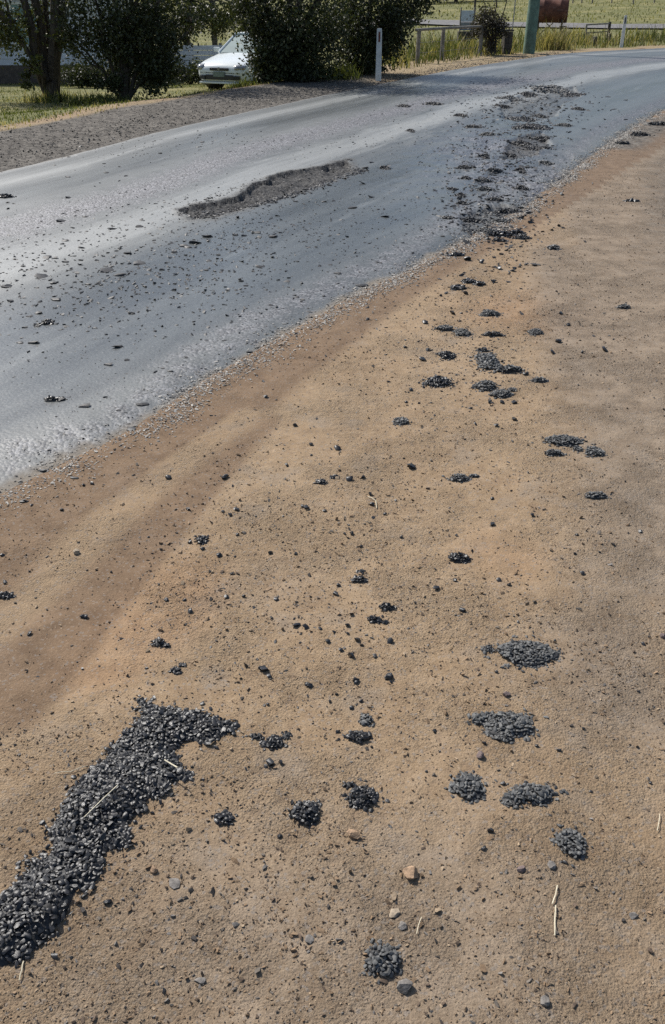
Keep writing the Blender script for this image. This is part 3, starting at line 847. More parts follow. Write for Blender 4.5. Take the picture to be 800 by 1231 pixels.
clump('dark crumbling tar clump left of the double lobed one', [(527, 460, 32, 14)], 'tar', 10, 0.022, 0.0125, 0.5, ref='the dark crumbling clump')
clump('small dark tar lump above the crumbling clump', [(537, 428, 20, 11)], 'tar', 6, 0.02)
clump('small grey tar clump topmost of the column near the orange dirt', [(589, 378, 24, 9)], 'tar_dusty', 6, 0.022, ref='the topmost small grey clump')
clump('narrow dark tar strip under the topmost small clump', [(593, 403, 24, 7)], 'tar', 6, 0.018)
clump('grey tar lump on the orange tinted dirt', [(644, 400, 18, 9)], 'tar_dusty', 6, 0.022, ref='the lump on orange dirt')
clump('long thin tar clump near the gravel edge of the road', [(535, 396, 24, 8), (556, 401, 20, 10)], 'tar_dusty', 8, 0.022, ref='the long thin clump')
clump('small tar lump alone between gravel edge and the crumbling clump', [(483, 508, 20, 11)], 'tar_dusty', 6, 0.02, ref='the lone lump near the gravel edge')
clump('upper of two tiny black tar lumps in the middle of the dirt', [(465, 731, 20, 9)], 'tar', 7, 0.014, 0.010, ref='the two tiny lumps in mid dirt')
clump('lower of two tiny black tar lumps in the middle of the dirt', [(450, 745, 17, 10), (463, 749, 8, 5)], 'tar', 7, 0.014, 0.010)
clump('tiny black tar lump with crumbs above the pair in mid dirt', [(432, 698, 18, 8), (434, 688, 9, 6)], 'tar', 6, 0.014, 0.010)
clump('small black glossy tar lump left of centre at the edge of brown soil', [(243, 650, 17, 13)], 'tar', 8, 0.018, 0.011, ref='the glossy lump by brown soil')
clump('small black tar lump with crumbs beside it on the upper dirt', [(386, 580, 16, 7), (402, 574, 9, 6)], 'tar', 6, 0.014, 0.010, ref='the lump with crumbs beside it')
clump('small broken black tar lump above the tip of the long patch', [(191, 773, 18, 9), (200, 776, 8, 5)], 'tar', 7, 0.014, 0.010, ref='the broken lump above the patch')
clump('little black tar lump just above the head of the long patch', [(212, 806, 15, 9), (220, 800, 8, 6)], 'tar', 6, 0.014, 0.010)
clump('dark tar lump cut by the left edge of the picture on brown soil', [(6, 717, 22, 10)], 'tar', 7, 0.018, ref='the lump cut by the left edge')
clump('small dark tar lump far right in the grey wheel track', [(750, 370, 16, 6)], 'tar_dusty', 0, 0.02, ref='the lump in the grey wheel track')
clump('narrow grey tar lump right of the tailed clump', [(648, 458, 20, 6)], 'tar_dusty', 0, 0.018, ref='the narrow lump right of the tailed clump')
clump('thin dark tar smear far right near the wheel tracks', [(760, 242, 18, 3)], 'tar', 0, 0.016, 0.02)
clump('grey tar lump below the broken road edge', [(665, 299, 16, 6)], 'tar_dusty', 0, 0.022, 0.02)
clump('dark tar heap on dirt where the broken road edge ends', [(600, 283, 34, 7), (622, 281, 20, 5)], 'tar', 0, 0.03, 0.02)
clump('tar lump on dirt left of the topmost small clump', [(550, 347, 20, 7)], 'tar', 0, 0.022, 0.016)
clump('pair of joined tar lumps below the road edge gravel', [(563, 339, 16, 6), (577, 342, 14, 5)], 'tar', 0, 0.02, 0.016, ref='the pair of joined lumps')
clump('small tar lump just right of the gravel road edge', [(548, 307, 18, 4)], 'tar', 0, 0.02, 0.018)
clump('dark elongated tar clump on the near half of the road at left', [(62, 481, 18, 4), (74, 480, 10, 4)], 'tar', 0, 0.018, 0.012)
clump('dark tar clump on the pale glare at the left of the road', [(57, 388, 13, 7), (45, 391, 8, 4)], 'tar', 0, 0.022, 0.014)
clump('dark tar strip on the far lane at the left edge', [(6, 237, 22, 5)], 'tar', 0, 0.025, 0.02)
clump('low dark ridge at the right edge beyond the dirt', [(792, 150, 30, 4), (768, 163, 26, 3), (748, 173, 18, 2)], 'tar_base', 0, 0.035, 0.03, 0.1)  # three thin dark lobes in a row along the shoulder

# --- flakes of broken seal where the road edge has lifted
flakes = [(450 + x * 0.4375, y * 0.4375, w_ * 0.4375) for x, y, w_ in [(375, 270, 55), (420, 258, 40), (480, 244, 80), (545, 262, 50), (350, 295, 40), (395, 330, 70), (450, 322, 40), (430, 350, 80), (520, 345, 40), (455, 382, 50), (400, 398, 60), (440, 412, 70), (245, 462, 40), (235, 538, 30), (212, 520, 24), (300, 498, 46), (305, 522, 50), (405, 520, 40), (330, 552, 46), (268, 608, 60), (360, 584, 70), (298, 636, 60), (405, 655, 46), (345, 662, 36), (160, 286, 44), (80, 292, 30), (235, 318, 34), (100, 360, 20), (28, 462, 26), (250, 490, 26), (370, 430, 40), (330, 470, 40), (470, 450, 36), (400, 470, 30), (300, 430, 30), (560, 300, 30), (240, 560, 30), (200, 600, 30), (340, 610, 50), (310, 370, 40), (270, 350, 40)]]
ORD = ['nearest', 'second nearest', 'third nearest', 'fourth nearest', 'fifth nearest', 'sixth nearest', 'seventh nearest', 'eighth nearest', 'ninth nearest', 'tenth nearest', 'eleventh nearest', 'twelfth nearest', 'thirteenth nearest', 'fourteenth nearest']
def single_labels(items, marks, noun):
    """describe every stone by its nearest landmark, the side it lies on and its order there"""
    by = {}
    for i, (px, py, s) in enumerate(items):
        m = min(marks, key=lambda q_: (q_[0] - px) ** 2 + ((q_[1] - py) * 1.3) ** 2)
        dx, dy = px - m[0], py - m[1]
        side = ('left of' if dx < 0 else 'right of') if abs(dx) > abs(dy) else ('above' if dy < 0 else 'below')
        by.setdefault((m[2], side), []).append((dx * dx + dy * dy, i, s))
    out = [None] * len(items)
    for (ref, side), l in by.items():
        l.sort()
        for n_, (_, i, s) in enumerate(l):
            if len(l) == 1: out[i] = f'{noun} directly {side} {ref}'
            elif n_ < len(ORD): out[i] = f'{noun} {ORD[n_]} {side} {ref}'
            else: out[i] = f'{noun} far {side} {ref}'
    return out
FLAND = [(648, 128, 'the upper hollow at the broken road edge'), (636, 180, 'the lower dark hollow at the broken edge'), (600, 283, 'the dark tar heap on dirt'), (580, 225, 'the middle of the broken road edge')]
fl_labels = single_labels(flakes, FLAND, 'dark seal flake')
for (px, py, w_), lab in zip(flakes, fl_labels):
    clump(lab, [(px, py, w_, max(3.0, w_ * 0.16)), (px + w_ * 0.25, py + 0.5, w_ * 0.6, max(3.0, w_ * 0.14))], random.choice(['tar_grit', 'tar_dusty', 'tar_grit']), 0, 0.028, 0.018, 0.3, 'flakes of broken seal at the road edge', 'seal_flake')

# ------------------------------------------------------------------ single stones and crumbs
def solid(name, label, px, py, wpx, hpx, mat, cat='stone', group=None, seed=0, flat=0.75):
    p = spot(px, py); s = ppm(p.x, p.y, p.z); a = wpx / s
    v, f = hull_stone(900 + seed, 20, flat, 1.15)
    v = v * np.array([a / 1.15, a * max(0.6, min(1.1, hpx / wpx)), a * 0.8])
    o = link(name, mesh_np(name, v, f, mat, True, sharp=35), None, (p.x, p.y, p.z + a * flat * 0.22), (0.1, 0.05, seed * 1.7))
    tag(o, label, cat, group); return o
M['rock_brown'] = plain('brown_rock', (0.30, 0.20, 0.125), 0.9, 0.4, 60, bump=0.6, bscale=200)
M['rock_grey'] = plain('grey_rock', (0.165, 0.15, 0.135), 0.9, 0.35, 70, bump=0.6, bscale=220)
M['rock_pale'] = plain('pale_rock', (0.33, 0.265, 0.19), 0.9, 0.3, 70, bump=0.5, bscale=220)
M['rock_purple'] = plain('plum_rock', (0.135, 0.10, 0.092), 0.85, 0.3, 70, bump=0.5, bscale=220)
solid('rock', 'brown rounded rock alone in the lower centre of the dirt', 494, 1052, 21, 19, M['rock_brown'], seed=31, flat=0.9)
solid('rock', 'grey stone lump just below the lowest round tar clump', 487, 1188, 21, 18, M['rock_grey'], seed=2, flat=0.9)
solid('rock', 'plum coloured stone below the oval grey clump, lower right', 626, 1045, 12, 12, M['rock_purple'], seed=3)
solid('rock', 'long grey stone standing just below the clump with two straws', 663, 1041, 11, 16, M['rock_grey'], seed=4)
solid('rock', 'pale stone on the brown soil near the road at left', 92, 665, 11, 9, M['rock_pale'], seed=5, flat=0.9)
solid('rock', 'pale flat stone right of the lowest round clump top', 474, 1098, 16, 14, M['rock_pale'], seed=6, flat=0.4)
solid('rock', 'small grey stone above the lowest round clump', 484, 1114, 12, 12, M['rock_grey'], seed=7, flat=0.6)
solid('rock', 'pale grey flat stone far left below the long patch bend', 372, 1130, 13, 12, M['rock_grey'], seed=8, flat=0.5)
solid('rock', 'brown clod below the right glossy twin lump', 425, 1005, 20, 12, M['rock_brown'], seed=9, flat=0.7)
solid('rock', 'grey stone alone near the bottom right of the picture', 655, 1205, 14, 13, M['rock_grey'], seed=10, flat=0.8)
solid('rock', 'grey stone above the bottom right lone stone, near right edge', 762, 1102, 12, 10, M['rock_grey'], seed=11, flat=0.6)
solid('rock', 'dull brown clod beside the lower part of the long patch', 186, 1046, 12, 10, M['rock_brown'], seed=12, flat=0.9)
solid('rock', 'dark clod on dirt above the right of the round grey clump', 577, 909, 11, 13, M['rock_purple'], seed=13, flat=0.95)
solid('rock', 'small dark stone at the very right edge of the dirt', 797, 766, 9, 8, M['rock_purple'], seed=14, flat=0.9)
solid('rock', 'dark clod between the two large flat tar clumps', 609, 836, 11, 8, M['rock_purple'], seed=15, flat=0.8)
solid('rock', 'grey flake on bare dirt between long patch and glossy twins', 210, 1062, 20, 14, M['rock_grey'], seed=16, flat=0.25)
solid('rock', 'pale flake of stone at the lower left below the tar patch', 240, 1180, 18, 13, M['rock_grey'], seed=17, flat=0.3)

def zr(x0, y0, sc_, lst): return [(x0 + zx * sc_, y0 + zy * sc_, s * sc_) for zx, zy, s in lst]
loose = []
loose += zr(150, 560, 0.4375, [(278, 32, 16), (297, 56, 10), (500, 116, 20), (488, 112, 12), (550, 125, 12), (175, 121, 14), (305, 120, 12), (290, 136, 14), (270, 126, 10), (310, 190, 12), (260, 248, 18), (215, 230, 12), (180, 212, 12), (295, 297, 12), (400, 240, 14), (470, 243, 12), (115, 370, 14), (165, 370, 12), (181, 401, 18), (280, 362, 16), (328, 360, 14), (417, 368, 14), (403, 418, 12), (472, 440, 20), (498, 444, 20), (537, 448, 12), (613, 440, 18), (613, 462, 12), (576, 458, 12), (558, 484, 16), (622, 524, 20), (688, 524, 16), (652, 494, 12), (636, 592, 20), (728, 582, 24), (730, 484, 20), (716, 432, 14), (680, 108, 16), (716, 134, 12), (605, 188, 10), (624, 187, 14), (650, 222, 10), (630, 318, 14), (588, 330, 12), (580, 354, 16), (398, 580, 18), (375, 560, 20), (510, 605, 18), (120, 494, 14), (655, 32, 14), (745, 96, 10), (760, 197, 12)])
loose += zr(0, 580, 0.325, [(92, 70, 18), (118, 85, 12), (310, 12, 14), (342, 6, 16), (230, 104, 16), (10, 272, 18), (110, 330, 12), (320, 500, 20), (110, 562, 18), (175, 472, 12), (412, 332, 12), (358, 325, 10), (550, 203, 10), (516, 226, 10), (696, 101, 14), (598, 88, 10), (617, 437, 14), (305, 690, 12), (543, 688, 14), (748, 820, 18), (20, 372, 20), (420, 455, 9)])
loose += zr(480, 480, 0.4, [(292, 80, 16), (346, 62, 18), (230, 76, 12), (40, 208, 22), (300, 545, 16), (330, 558, 14), (190, 636, 22), (112, 570, 22), (602, 460, 10), (280, 300, 12), (533, 408, 12), (528, 465, 12), (280, 378, 20), (172, 410, 10), (272, 10, 16), (308, 10, 14), (346, 12, 18), (680, 248, 8), (168, 546, 14)])
loose += zr(480, 300, 0.4, [(78, 222, 20), (18, 295, 12), (86, 304, 16), (70, 332, 22), (508, 228, 14), (486, 194, 14), (550, 310, 12), (462, 312, 18), (478, 278, 22), (618, 304, 20), (380, 376, 18), (538, 408, 8), (530, 166, 7), (472, 126, 7), (248, 40, 18), (300, 58, 18), (346, 58, 14), (286, 98, 16), (205, 96, 20), (176, 116, 26), (240, 108, 20), (200, 134, 18), (160, 194, 18), (255, 304, 20), (310, 462, 14), (345, 462, 16), (278, 462, 12), (205, 32, 24), (172, 18, 26), (126, 140, 10), (36, 424, 14), (22, 460, 10), (60, 463, 9), (686, 478, 8), (796, 482, 10)])
loose += zr(300, 820, 0.325, [(68, 84, 16), (213, 12, 22), (298, 74, 16), (414, 72, 16), (322, 46, 14), (328, 184, 16), (325, 186, 14), (60, 312, 16), (115, 300, 22), (112, 572, 22), (684, 184, 18), (586, 272, 10), (452, 240, 12), (378, 98, 18), (395, 4, 20), (524, 2, 16), (704, 258, 10), (655, 332, 12)])
loose += zr(520, 740, 0.35, [(436, 464, 16), (358, 448, 14), (518, 388, 14), (178, 440, 16), (242, 578, 18), (545, 606, 12), (748, 576, 14), (175, 800, 18), (724, 100, 16), (295, 24, 12), (220, 195, 12), (455, 850, 18), (708, 262, 12), (8, 398, 16)])
loose += [(286, 262, 6), (203, 575, 8), (285, 613, 6), (270, 575, 7), (100, 742, 7), (36, 762, 7), (430, 770, 8), (318, 806, 12), (468, 815, 10), (410, 782, 7), (325, 918, 12), (345, 560, 6), (374, 535, 6), (355, 512, 6), (320, 478, 6), (406, 540, 9), (420, 577, 8), (445, 595, 6), (494, 562, 10), (130, 1085, 10), (66, 1150, 9), (590, 1000, 8), (700, 690, 7), (737, 655, 6), (770, 640, 6), (640, 620, 6)]
r = np.random.default_rng(3)
LAND += [(92, 665, 'the pale stone on brown soil'), (165, 845, 'the head of the long tar patch'), (494, 1052, 'the brown rounded rock'), (215, 500, 'the pale chippings on the road edge at left')]
loose_labels = single_labels(loose, LAND, 'loose black stone')
for li, (px, py, s) in enumerate(loose):
    p = spot(px, py); a = s / ppm(p.x, p.y, p.z) * 1.0
    a = min(max(a, 0.006), 0.055)
    o = link('tar_stone', stone_me('tar', int(r.integers(0, 10))), None, (p.x, p.y, p.z + a * 0.22), (r.normal(0, 0.3), r.normal(0, 0.3), r.uniform(0, 6.28)), (a, a * r.uniform(0.8, 1.1), a * r.uniform(0.75, 1.1)))
    tag(o, loose_labels[li], 'stone', 'black stones scattered over the dirt')
crumbs = zr(0, 120, 0.375, [(220, 248, 12), (342, 234, 14), (335, 205, 8), (405, 245, 10), (222, 184, 10), (175, 210, 8), (620, 458, 26), (590, 470, 22), (665, 438, 26), (560, 488, 16), (445, 526, 30), (342, 548, 36), (384, 564, 30), (135, 568, 36), (172, 588, 18), (210, 452, 18), (180, 642, 16), (35, 645, 16), (195, 388, 26), (212, 520, 16), (150, 506, 24), (178, 508, 16), (410, 492, 22), (448, 408, 20), (360, 414, 24), (520, 546, 14), (662, 546, 12), (700, 498, 12), (755, 434, 14), (784, 436, 14), (424, 686, 14), (238, 634, 12), (278, 655, 12), (82, 730, 14), (124, 684, 20), (95, 694, 14), (220, 314, 18), (648, 136, 14), (515, 172, 10), (790, 596, 12), (282, 592, 16), (20, 600, 26), (30, 598, 20)])
crumbs += zr(180, 100, 0.375, [(355, 588, 20), (604, 610, 18), (412, 632, 10), (680, 648, 26), (650, 400, 26), (755, 428, 22), (755, 272, 28), (690, 272, 22), (685, 322, 24), (712, 366, 16), (395, 492, 26), (346, 480, 18), (278, 486, 12), (220, 550, 10), (148, 512, 26), (122, 526, 18), (186, 492, 24), (80, 542, 18), (470, 686, 12), (310, 722, 8), (278, 664, 10), (666, 555, 8), (190, 570, 14), (365, 570, 8), (712, 255, 16), (320, 512, 12), (420, 480, 10), (470, 380, 12), (560, 380, 12), (590, 378, 10)])
crumbs += zr(0, 350, 0.4375, [(300, 202, 18), (350, 190, 12), (136, 298, 28), (165, 298, 22), (235, 316, 24), (392, 311, 22), (362, 380, 20), (472, 292, 12), (468, 220, 12), (642, 186, 12), (686, 168, 12), (616, 136, 8), (362, 62, 14), (118, 494, 20), (205, 513, 16), (242, 110, 8), (155, 24, 22), (290, 292, 10), (325, 328, 10), (182, 380, 8), (230, 380, 8), (582, 342, 8), (100, 96, 12), (96, 142, 22), (56, 142, 14), (66, 578, 16)])
ROADLAND = [(235, 262, 'the left end of the long pothole'), (330, 232, 'the middle of the long pothole'), (422, 205, 'the right end of the long pothole'), (62, 481, 'the elongated tar clump on the near lane'), (57, 388, 'the tar clump in the pale glare'), (6, 237, 'the tar strip at the left edge'), (300, 430, 'the chippings along the near road edge'), (210, 330, 'the pale streak in mid road'), (160, 370, 'the smooth grey wheel track at left')]
crumb_labels = single_labels(crumbs, ROADLAND, 'black tar crumb')
for li, (px, py, s) in enumerate(crumbs):
    p = spot(px, py); a = min(max(1.3 * s / ppm(p.x, p.y, p.z), 0.014), 0.13)
    o = link('tar_crumb', stone_me('tar_grit', int(r.integers(0, 10))), None, (p.x, p.y, p.z + a * 0.06), (r.normal(0, 0.15), r.normal(0, 0.15), r.uniform(-0.4, 0.4)), (a, a * r.uniform(0.7, 1.0), min(a * 0.5, 0.022)))
    tag(o, crumb_labels[li], 'tar crumb', 'black tar crumbs scattered over the road')

# straws
def straw(label, pts, rpx=1.0):
    P = [spot(*p) for p in pts]; s = ppm(P[0].x, P[0].y)
    P = [p + Vector((0, 0, 0.004)) for p in P]
    mid = [P[0]]
    for a, b in zip(P[:-1], P[1:]): mid += [a.lerp(b, 0.5) + Vector((0, 0, 0.003)), b]
    o = MB().tube(mid, 0.75 * rpx / s, 5).build('straw', M['straw'], None, True)
    tag(o, label, 'straw', 'dry straws on the ground')
straw('short pale straw, upper of the two at the lower right', [(670, 1066), (668, 1077), (664, 1088)], 1.1)
straw('long pale straw, lower of the two at the lower right', [(668, 1090), (667, 1108), (667, 1126)], 1.1)
straw('pale straw at the bottom left by the end of the tar patch', [(29, 1157), (27, 1168), (24, 1180)], 1.0)
straw('thin straw left of the tar patch on bare dirt', [(66, 931), (86, 929), (106, 922)], 0.6)
straw('thin leaning straw at the bottom centre of the dirt', [(507, 1104), (503, 1115), (501, 1124)], 0.7)
def straw_on(label, pts, rpx):
    P = [spot(*p) + Vector((0, -0.02, 0.045)) for p in pts]; s = ppm(P[0].x, P[0].y)
    tag(MB().tube(P, rpx / s, 5).build('straw', M['straw'], None, True), label, 'straw', 'dry straws on the ground')
straw_on('long straw lying on the middle of the black tar patch', [(108, 990), (128, 970), (147, 952)], 0.7)
straw_on('short straw lying on the right side of the tar patch', [(202, 922), (210, 927), (217, 931)], 0.9)
straw('thin dry stem far right on the dirt', [(793, 980), (792, 990), (790, 1000)], 0.7)
straw('thin dry curl of grass in the middle of the dirt', [(443, 598), (452, 603), (453, 612)], 0.6)

# ------------------------------------------------------------------ uncountable gravel and crumbs
def batch_top(X, Y):
    return tops(X, Y)

def dirt_gravel():
    n = 125000; r = np.random.default_rng(21)
    y = 0.75 * (12.0 / 0.75) ** (r.random(n) ** 1.25)
    x = (r.random(n) * 2 - 1) * (0.50 * y + 0.55)
    d = road_sd(x, y); k = (d > 0.03) & (poly_dist(x, y, far) < 0); x, y = x[k], y[k]
    dens = 0.55 + 0.9 * fbm(x, y, 1.6, 3, 12) + 0.4 * fbm(x, y, 7, 2, 13)
    db = poly_dist(x, y, [tuple(q) for q in BL]); dens = dens - 0.35 * (db > 0.05)
    k = r.random(len(x)) < np.clip(dens, 0.05, 1); x, y = x[k], y[k]; n = len(x)
    S = np.clip(0.0034 * r.lognormal(0, 0.52, n) * (0.85 + 0.16 * y), 0.0020, 0.018)
    z = batch_top(x, y) + S * 0.16
    base = np.array([(0.29, 0.20, 0.125), (0.22, 0.148, 0.09), (0.36, 0.27, 0.18), (0.17, 0.145, 0.12), (0.125, 0.09, 0.065), (0.22, 0.20, 0.18), (0.06, 0.052, 0.047)])
    wts = np.array([0.24, 0.23, 0.15, 0.08, 0.16, 0.06, 0.08])
    t = base[r.choice(7, n, p=wts)] * r.uniform(0.8, 1.15, (n, 1))
    SS = np.stack([S * r.uniform(0.9, 1.3, n), S * r.uniform(0.7, 1.1, n), S * r.uniform(0.6, 1.0, n)], 1)
    o = link('gravel', stones_mesh('gravel', np.column_stack([x, y, z]), SS, M['stone'], t, 0.5, BANK_LO)); tag(o, 'tan and brown grit and pebbles all over the dirt shoulder', 'gravel', None, 'stuff')
dirt_gravel()

def edge_chips():
    r = np.random.default_rng(22); n = 30000
    u = np.interp(r.random(n), np.linspace(0, 1, 200), np.linspace(keys_n[1] - 0.01, keys_n[6], 200) ** 1.0)
    P_, _ = resample(near, np.sort(u)); dP = np.gradient(P_, axis=0); L_ = np.hypot(*dP.T) + 1e-9
    nrm = np.stack([-dP[:, 1], dP[:, 0]], 1) / L_[:, None]
    off = r.normal(-0.015, 0.062, n) + 0.03 * np.sin(np.arange(n) * 0.004)
    X = P_[:, 0] + nrm[:, 0] * off; Y = P_[:, 1] + nrm[:, 1] * off
    k = r.random(n) < np.clip(0.8 + 1.1 * fbm(X, Y, 1.3, 3, 14), 0.1, 1); X, Y = X[k], Y[k]; n = len(X)
    S = np.clip(0.0072 * r.lognormal(0, 0.35, n) * (0.8 + 0.06 * Y), 0.004, 0.018)
    z = batch_top(X, Y) + S * 0.2
    base = np.array([(0.40, 0.375, 0.335), (0.52, 0.49, 0.44), (0.27, 0.25, 0.225), (0.14, 0.13, 0.12)])
    t = base[r.choice(4, n, p=[0.40, 0.22, 0.25, 0.13])] * r.uniform(0.8, 1.2, (n, 1))
    o = link('edge_chippings', stones_mesh('edge_chippings', np.column_stack([X, Y, z]), np.stack([S * 1.15, S, S * 0.5], 1), M['stone'], t, 0.22, BANK_LO)); tag(o, 'loose pale grey chippings along the near edge of the road', 'gravel', None, 'stuff')
edge_chips()

def verge_gravel():
    r = np.random.default_rng(23); n = 9000
    P_, _ = resample(far, np.sort(r.uniform(keys_f[1], keys_f[6], n))); dP = np.gradient(P_, axis=0); L_ = np.hypot(*dP.T) + 1e-9
    nrm = np.stack([-dP[:, 1], dP[:, 0]], 1) / L_[:, None]
    off = np.abs(r.normal(0, 1.1, n)) * np.where(P_[:, 0] > 1, 0.35, 1)
    X = P_[:, 0] + nrm[:, 0] * off; Y = P_[:, 1] + nrm[:, 1] * off
    S = np.clip(0.017 * r.lognormal(0, 0.35, n), 0.010, 0.04); z = batch_top(X, Y) + S * 0.15
    base = np.array([(0.15, 0.137, 0.12), (0.095, 0.086, 0.076), (0.23, 0.21, 0.185), (0.05, 0.046, 0.042)])
    t = base[r.choice(4, n, p=[0.35, 0.3, 0.15, 0.2])] * r.uniform(0.8, 1.2, (n, 1))
    o = link('verge_gravel', stones_mesh('verge_gravel', np.column_stack([X, Y, z]), S, M['stone'], t, 0.5, BANK_LO)); tag(o, 'dark grey gravel along the far verge of the road', 'gravel', None, 'stuff')
verge_gravel()

def tar_grit():
    r = np.random.default_rng(24); X, Y, S = [], [], []
    def cloud(px, py, sx, sy, n, smin, smax, flat=False):
        for _ in range(n):
            qx, qy = r.normal(px, sx), r.normal(py, sy)
            if qy < 60: continue
            p = at(qx, qy); X.append(p.x); Y.append(p.y); S.append(r.uniform(smin, smax) * (0.7 + 0.6 * r.random() ** 3))
    # over the dirt: a broad trail from the long patch to the broken road edge
    for a, b in (((250, 850), (400, 720)), ((400, 720), (470, 560)), ((470, 560), (560, 400)), ((560, 400), (600, 300)), ((180, 780), (300, 560))):
        for t_ in np.linspace(0, 1, 9):
            cloud(a[0] + (b[0] - a[0]) * t_, a[1] + (b[1] - a[1]) * t_, 75 - 20 * t_, 40, 11, 0.005, 0.011)
    cloud(560, 400, 50, 50, 200, 0.008, 0.018); cloud(600, 300, 35, 20, 160, 0.010, 0.024); cloud(620, 850, 110, 120, 70, 0.004, 0.009)
    # on the road
    cloud(140, 330, 130, 40, 1300, 0.011, 0.034); cloud(300, 270, 90, 24, 700, 0.010, 0.026); cloud(330, 330, 180, 60, 700, 0.008, 0.017)
    cloud(120, 470, 150, 60, 420, 0.007, 0.014); cloud(250, 175, 170, 12, 420, 0.014, 0.034); cloud(480, 250, 60, 50, 500, 0.010, 0.024)
    cloud(605, 205, 38, 48, 1500, 0.014, 0.05); cloud(580, 262, 26, 16, 260, 0.016, 0.05); cloud(645, 128, 42, 18, 420, 0.03, 0.09); cloud(560, 130, 90, 22, 160, 0.02, 0.05)
    for (a, b) in zip([(218, 262), (300, 252), (360, 236), (424, 212)], [(300, 252), (360, 236), (424, 212), (436, 208)]):
        for t_ in np.linspace(0, 1, 60):
            cloud(a[0] + (b[0] - a[0]) * t_, a[1] + (b[1] - a[1]) * t_ + 1, 4, 1.3, 4, 0.015, 0.045)
    for (a, b) in (((235, 262), (300, 245)), ((300, 240), (415, 206)), ((222, 256), (300, 228)), ((310, 224), (420, 198))):
        for t_ in np.linspace(0, 1, 50):
            cloud(a[0] + (b[0] - a[0]) * t_, a[1] + (b[1] - a[1]) * t_, 5, 2.0, 2, 0.012, 0.030)
    cloud(400, 700, 170, 150, 900, 0.003, 0.007); cloud(450, 950, 220, 130, 700, 0.002, 0.005); cloud(540, 420, 70, 70, 400, 0.005, 0.013)
    X_, Y_, S_ = np.array(X), np.array(Y), np.array(S); n = len(X_)
    onr = road_sd(X_, Y_) < 0
    S3 = np.stack([S_ * r.uniform(0.9, 1.5, n), S_ * r.uniform(0.7, 1.0, n), np.where(onr, np.minimum(S_ * 0.55, 0.022), S_ * 0.8)], 1)
    z = batch_top(X_, Y_) + S3[:, 2] * 0.15
    o = link('tar_grit', stones_mesh('tar_grit', np.column_stack([X_, Y_, z]), S3, M['tar_grit'], None, 0.2, BANK_LO)); tag(o, 'fine black tar grit strewn over road and dirt', 'tar grit', None, 'stuff')
tar_grit()

# ------------------------------------------------------------------ trees and shrubs
def leaves_mesh(name, C, size, tint, mat, r, droop=0.2):
    n = len(C)
    u = r.normal(0, 1, (n, 3)); u[:, 2] -= droop; u /= np.linalg.norm(u, axis=1)[:, None]
    v = np.cross(u, r.normal(0, 1, (n, 3))); v /= np.linalg.norm(v, axis=1)[:, None]
    L = size * r.uniform(0.6, 1.35, n)[:, None]; W = L * 0.28
    nrm = np.cross(u, v)
    V = np.stack([C - u * L * 0.5, C + v * W + nrm * L * 0.06, C + u * L * 0.5, C - v * W + nrm * L * 0.06], 1).reshape(-1, 3)
    F = np.arange(n * 4).reshape(-1, 4)
    return mesh_np(name, V, F, mat, False, {'tint': np.repeat(tint, 4, axis=0)})

def tree(name, label, base, stems, blobs, n, leaf, cols, cat='tree', group=None, seed=1, clumps=26, spread=0.22, twigs=3):
    r = np.random.default_rng(seed); rr = random.Random(seed)
    root = empty(name, base)
    B = Vector(base)
    m = MB()
    for pts, r0, r1 in stems:
        P, _ = resample3(pts, 9); k = len(P)
        P = [Vector(p) + Vector((rr.gauss(0, 0.03), rr.gauss(0, 0.03), 0)) * (1 if 0 < i < k - 1 else 0) for i, p in enumerate(P)]
        m.tube([p - B for p in P], [r0 + (r1 - r0) * i / (k - 1) for i in range(k)], 8)
    C, T = [], []
    tot = sum(b[4] for b in blobs)
    for (bc, rx, ry, rz, wt) in blobs:
        nb = int(n * wt / tot); nc = max(3, int(clumps * wt / tot * len(blobs)))
        d = r.normal(0, 1, (nc, 3)); d /= np.linalg.norm(d, axis=1)[:, None]
        cc = np.array(bc) + d * (r.random(nc) ** 0.45)[:, None] * np.array([rx, ry, rz])
        amp = r.uniform(0.6, 1.4, nc); shade = r.uniform(0.65, 1.35, nc)
        pick = r.choice(nc, nb, p=amp / amp.sum())
        sc_ = min(rx, ry, rz) * spread * 1.6
        C.append(cc[pick] + r.normal(0, 1, (nb, 3)) * sc_ * np.array([1, 1, 0.8]))
        hue = r.random((nb, 1)); T.append((np.array(cols[0]) * (1 - hue) + np.array(cols[1]) * hue) * shade[pick][:, None])
        # twigs from the nearest stem out to some of the leaf clumps
        for q in range(min(nc, twigs)):
            e = Vector(cc[q]); st = min((Vector(pts[j]) for pts, _, _ in stems for j in range(1, len(pts))), key=lambda s: (s - Vector(bc)).length)
            mid = st.lerp(e, 0.5) + Vector((rr.gauss(0, .08), rr.gauss(0, .08), 0.1))
            m.tube([st - B, mid - B, e - B], [0.030, 0.018, 0.007], 5)
    C = np.vstack(C); T = np.vstack(T)
    gzv = terrain(C[:, 0], C[:, 1]); k = C[:, 2] > gzv + 0.03; C, T = C[k], T[k]
    m.build('trunk', M['bark'], root, True)
    link('crown', leaves_mesh('crown', C - np.array(base), leaf, T, M['leaf'], r), root)
    tag(root, label, cat, group)
    return root

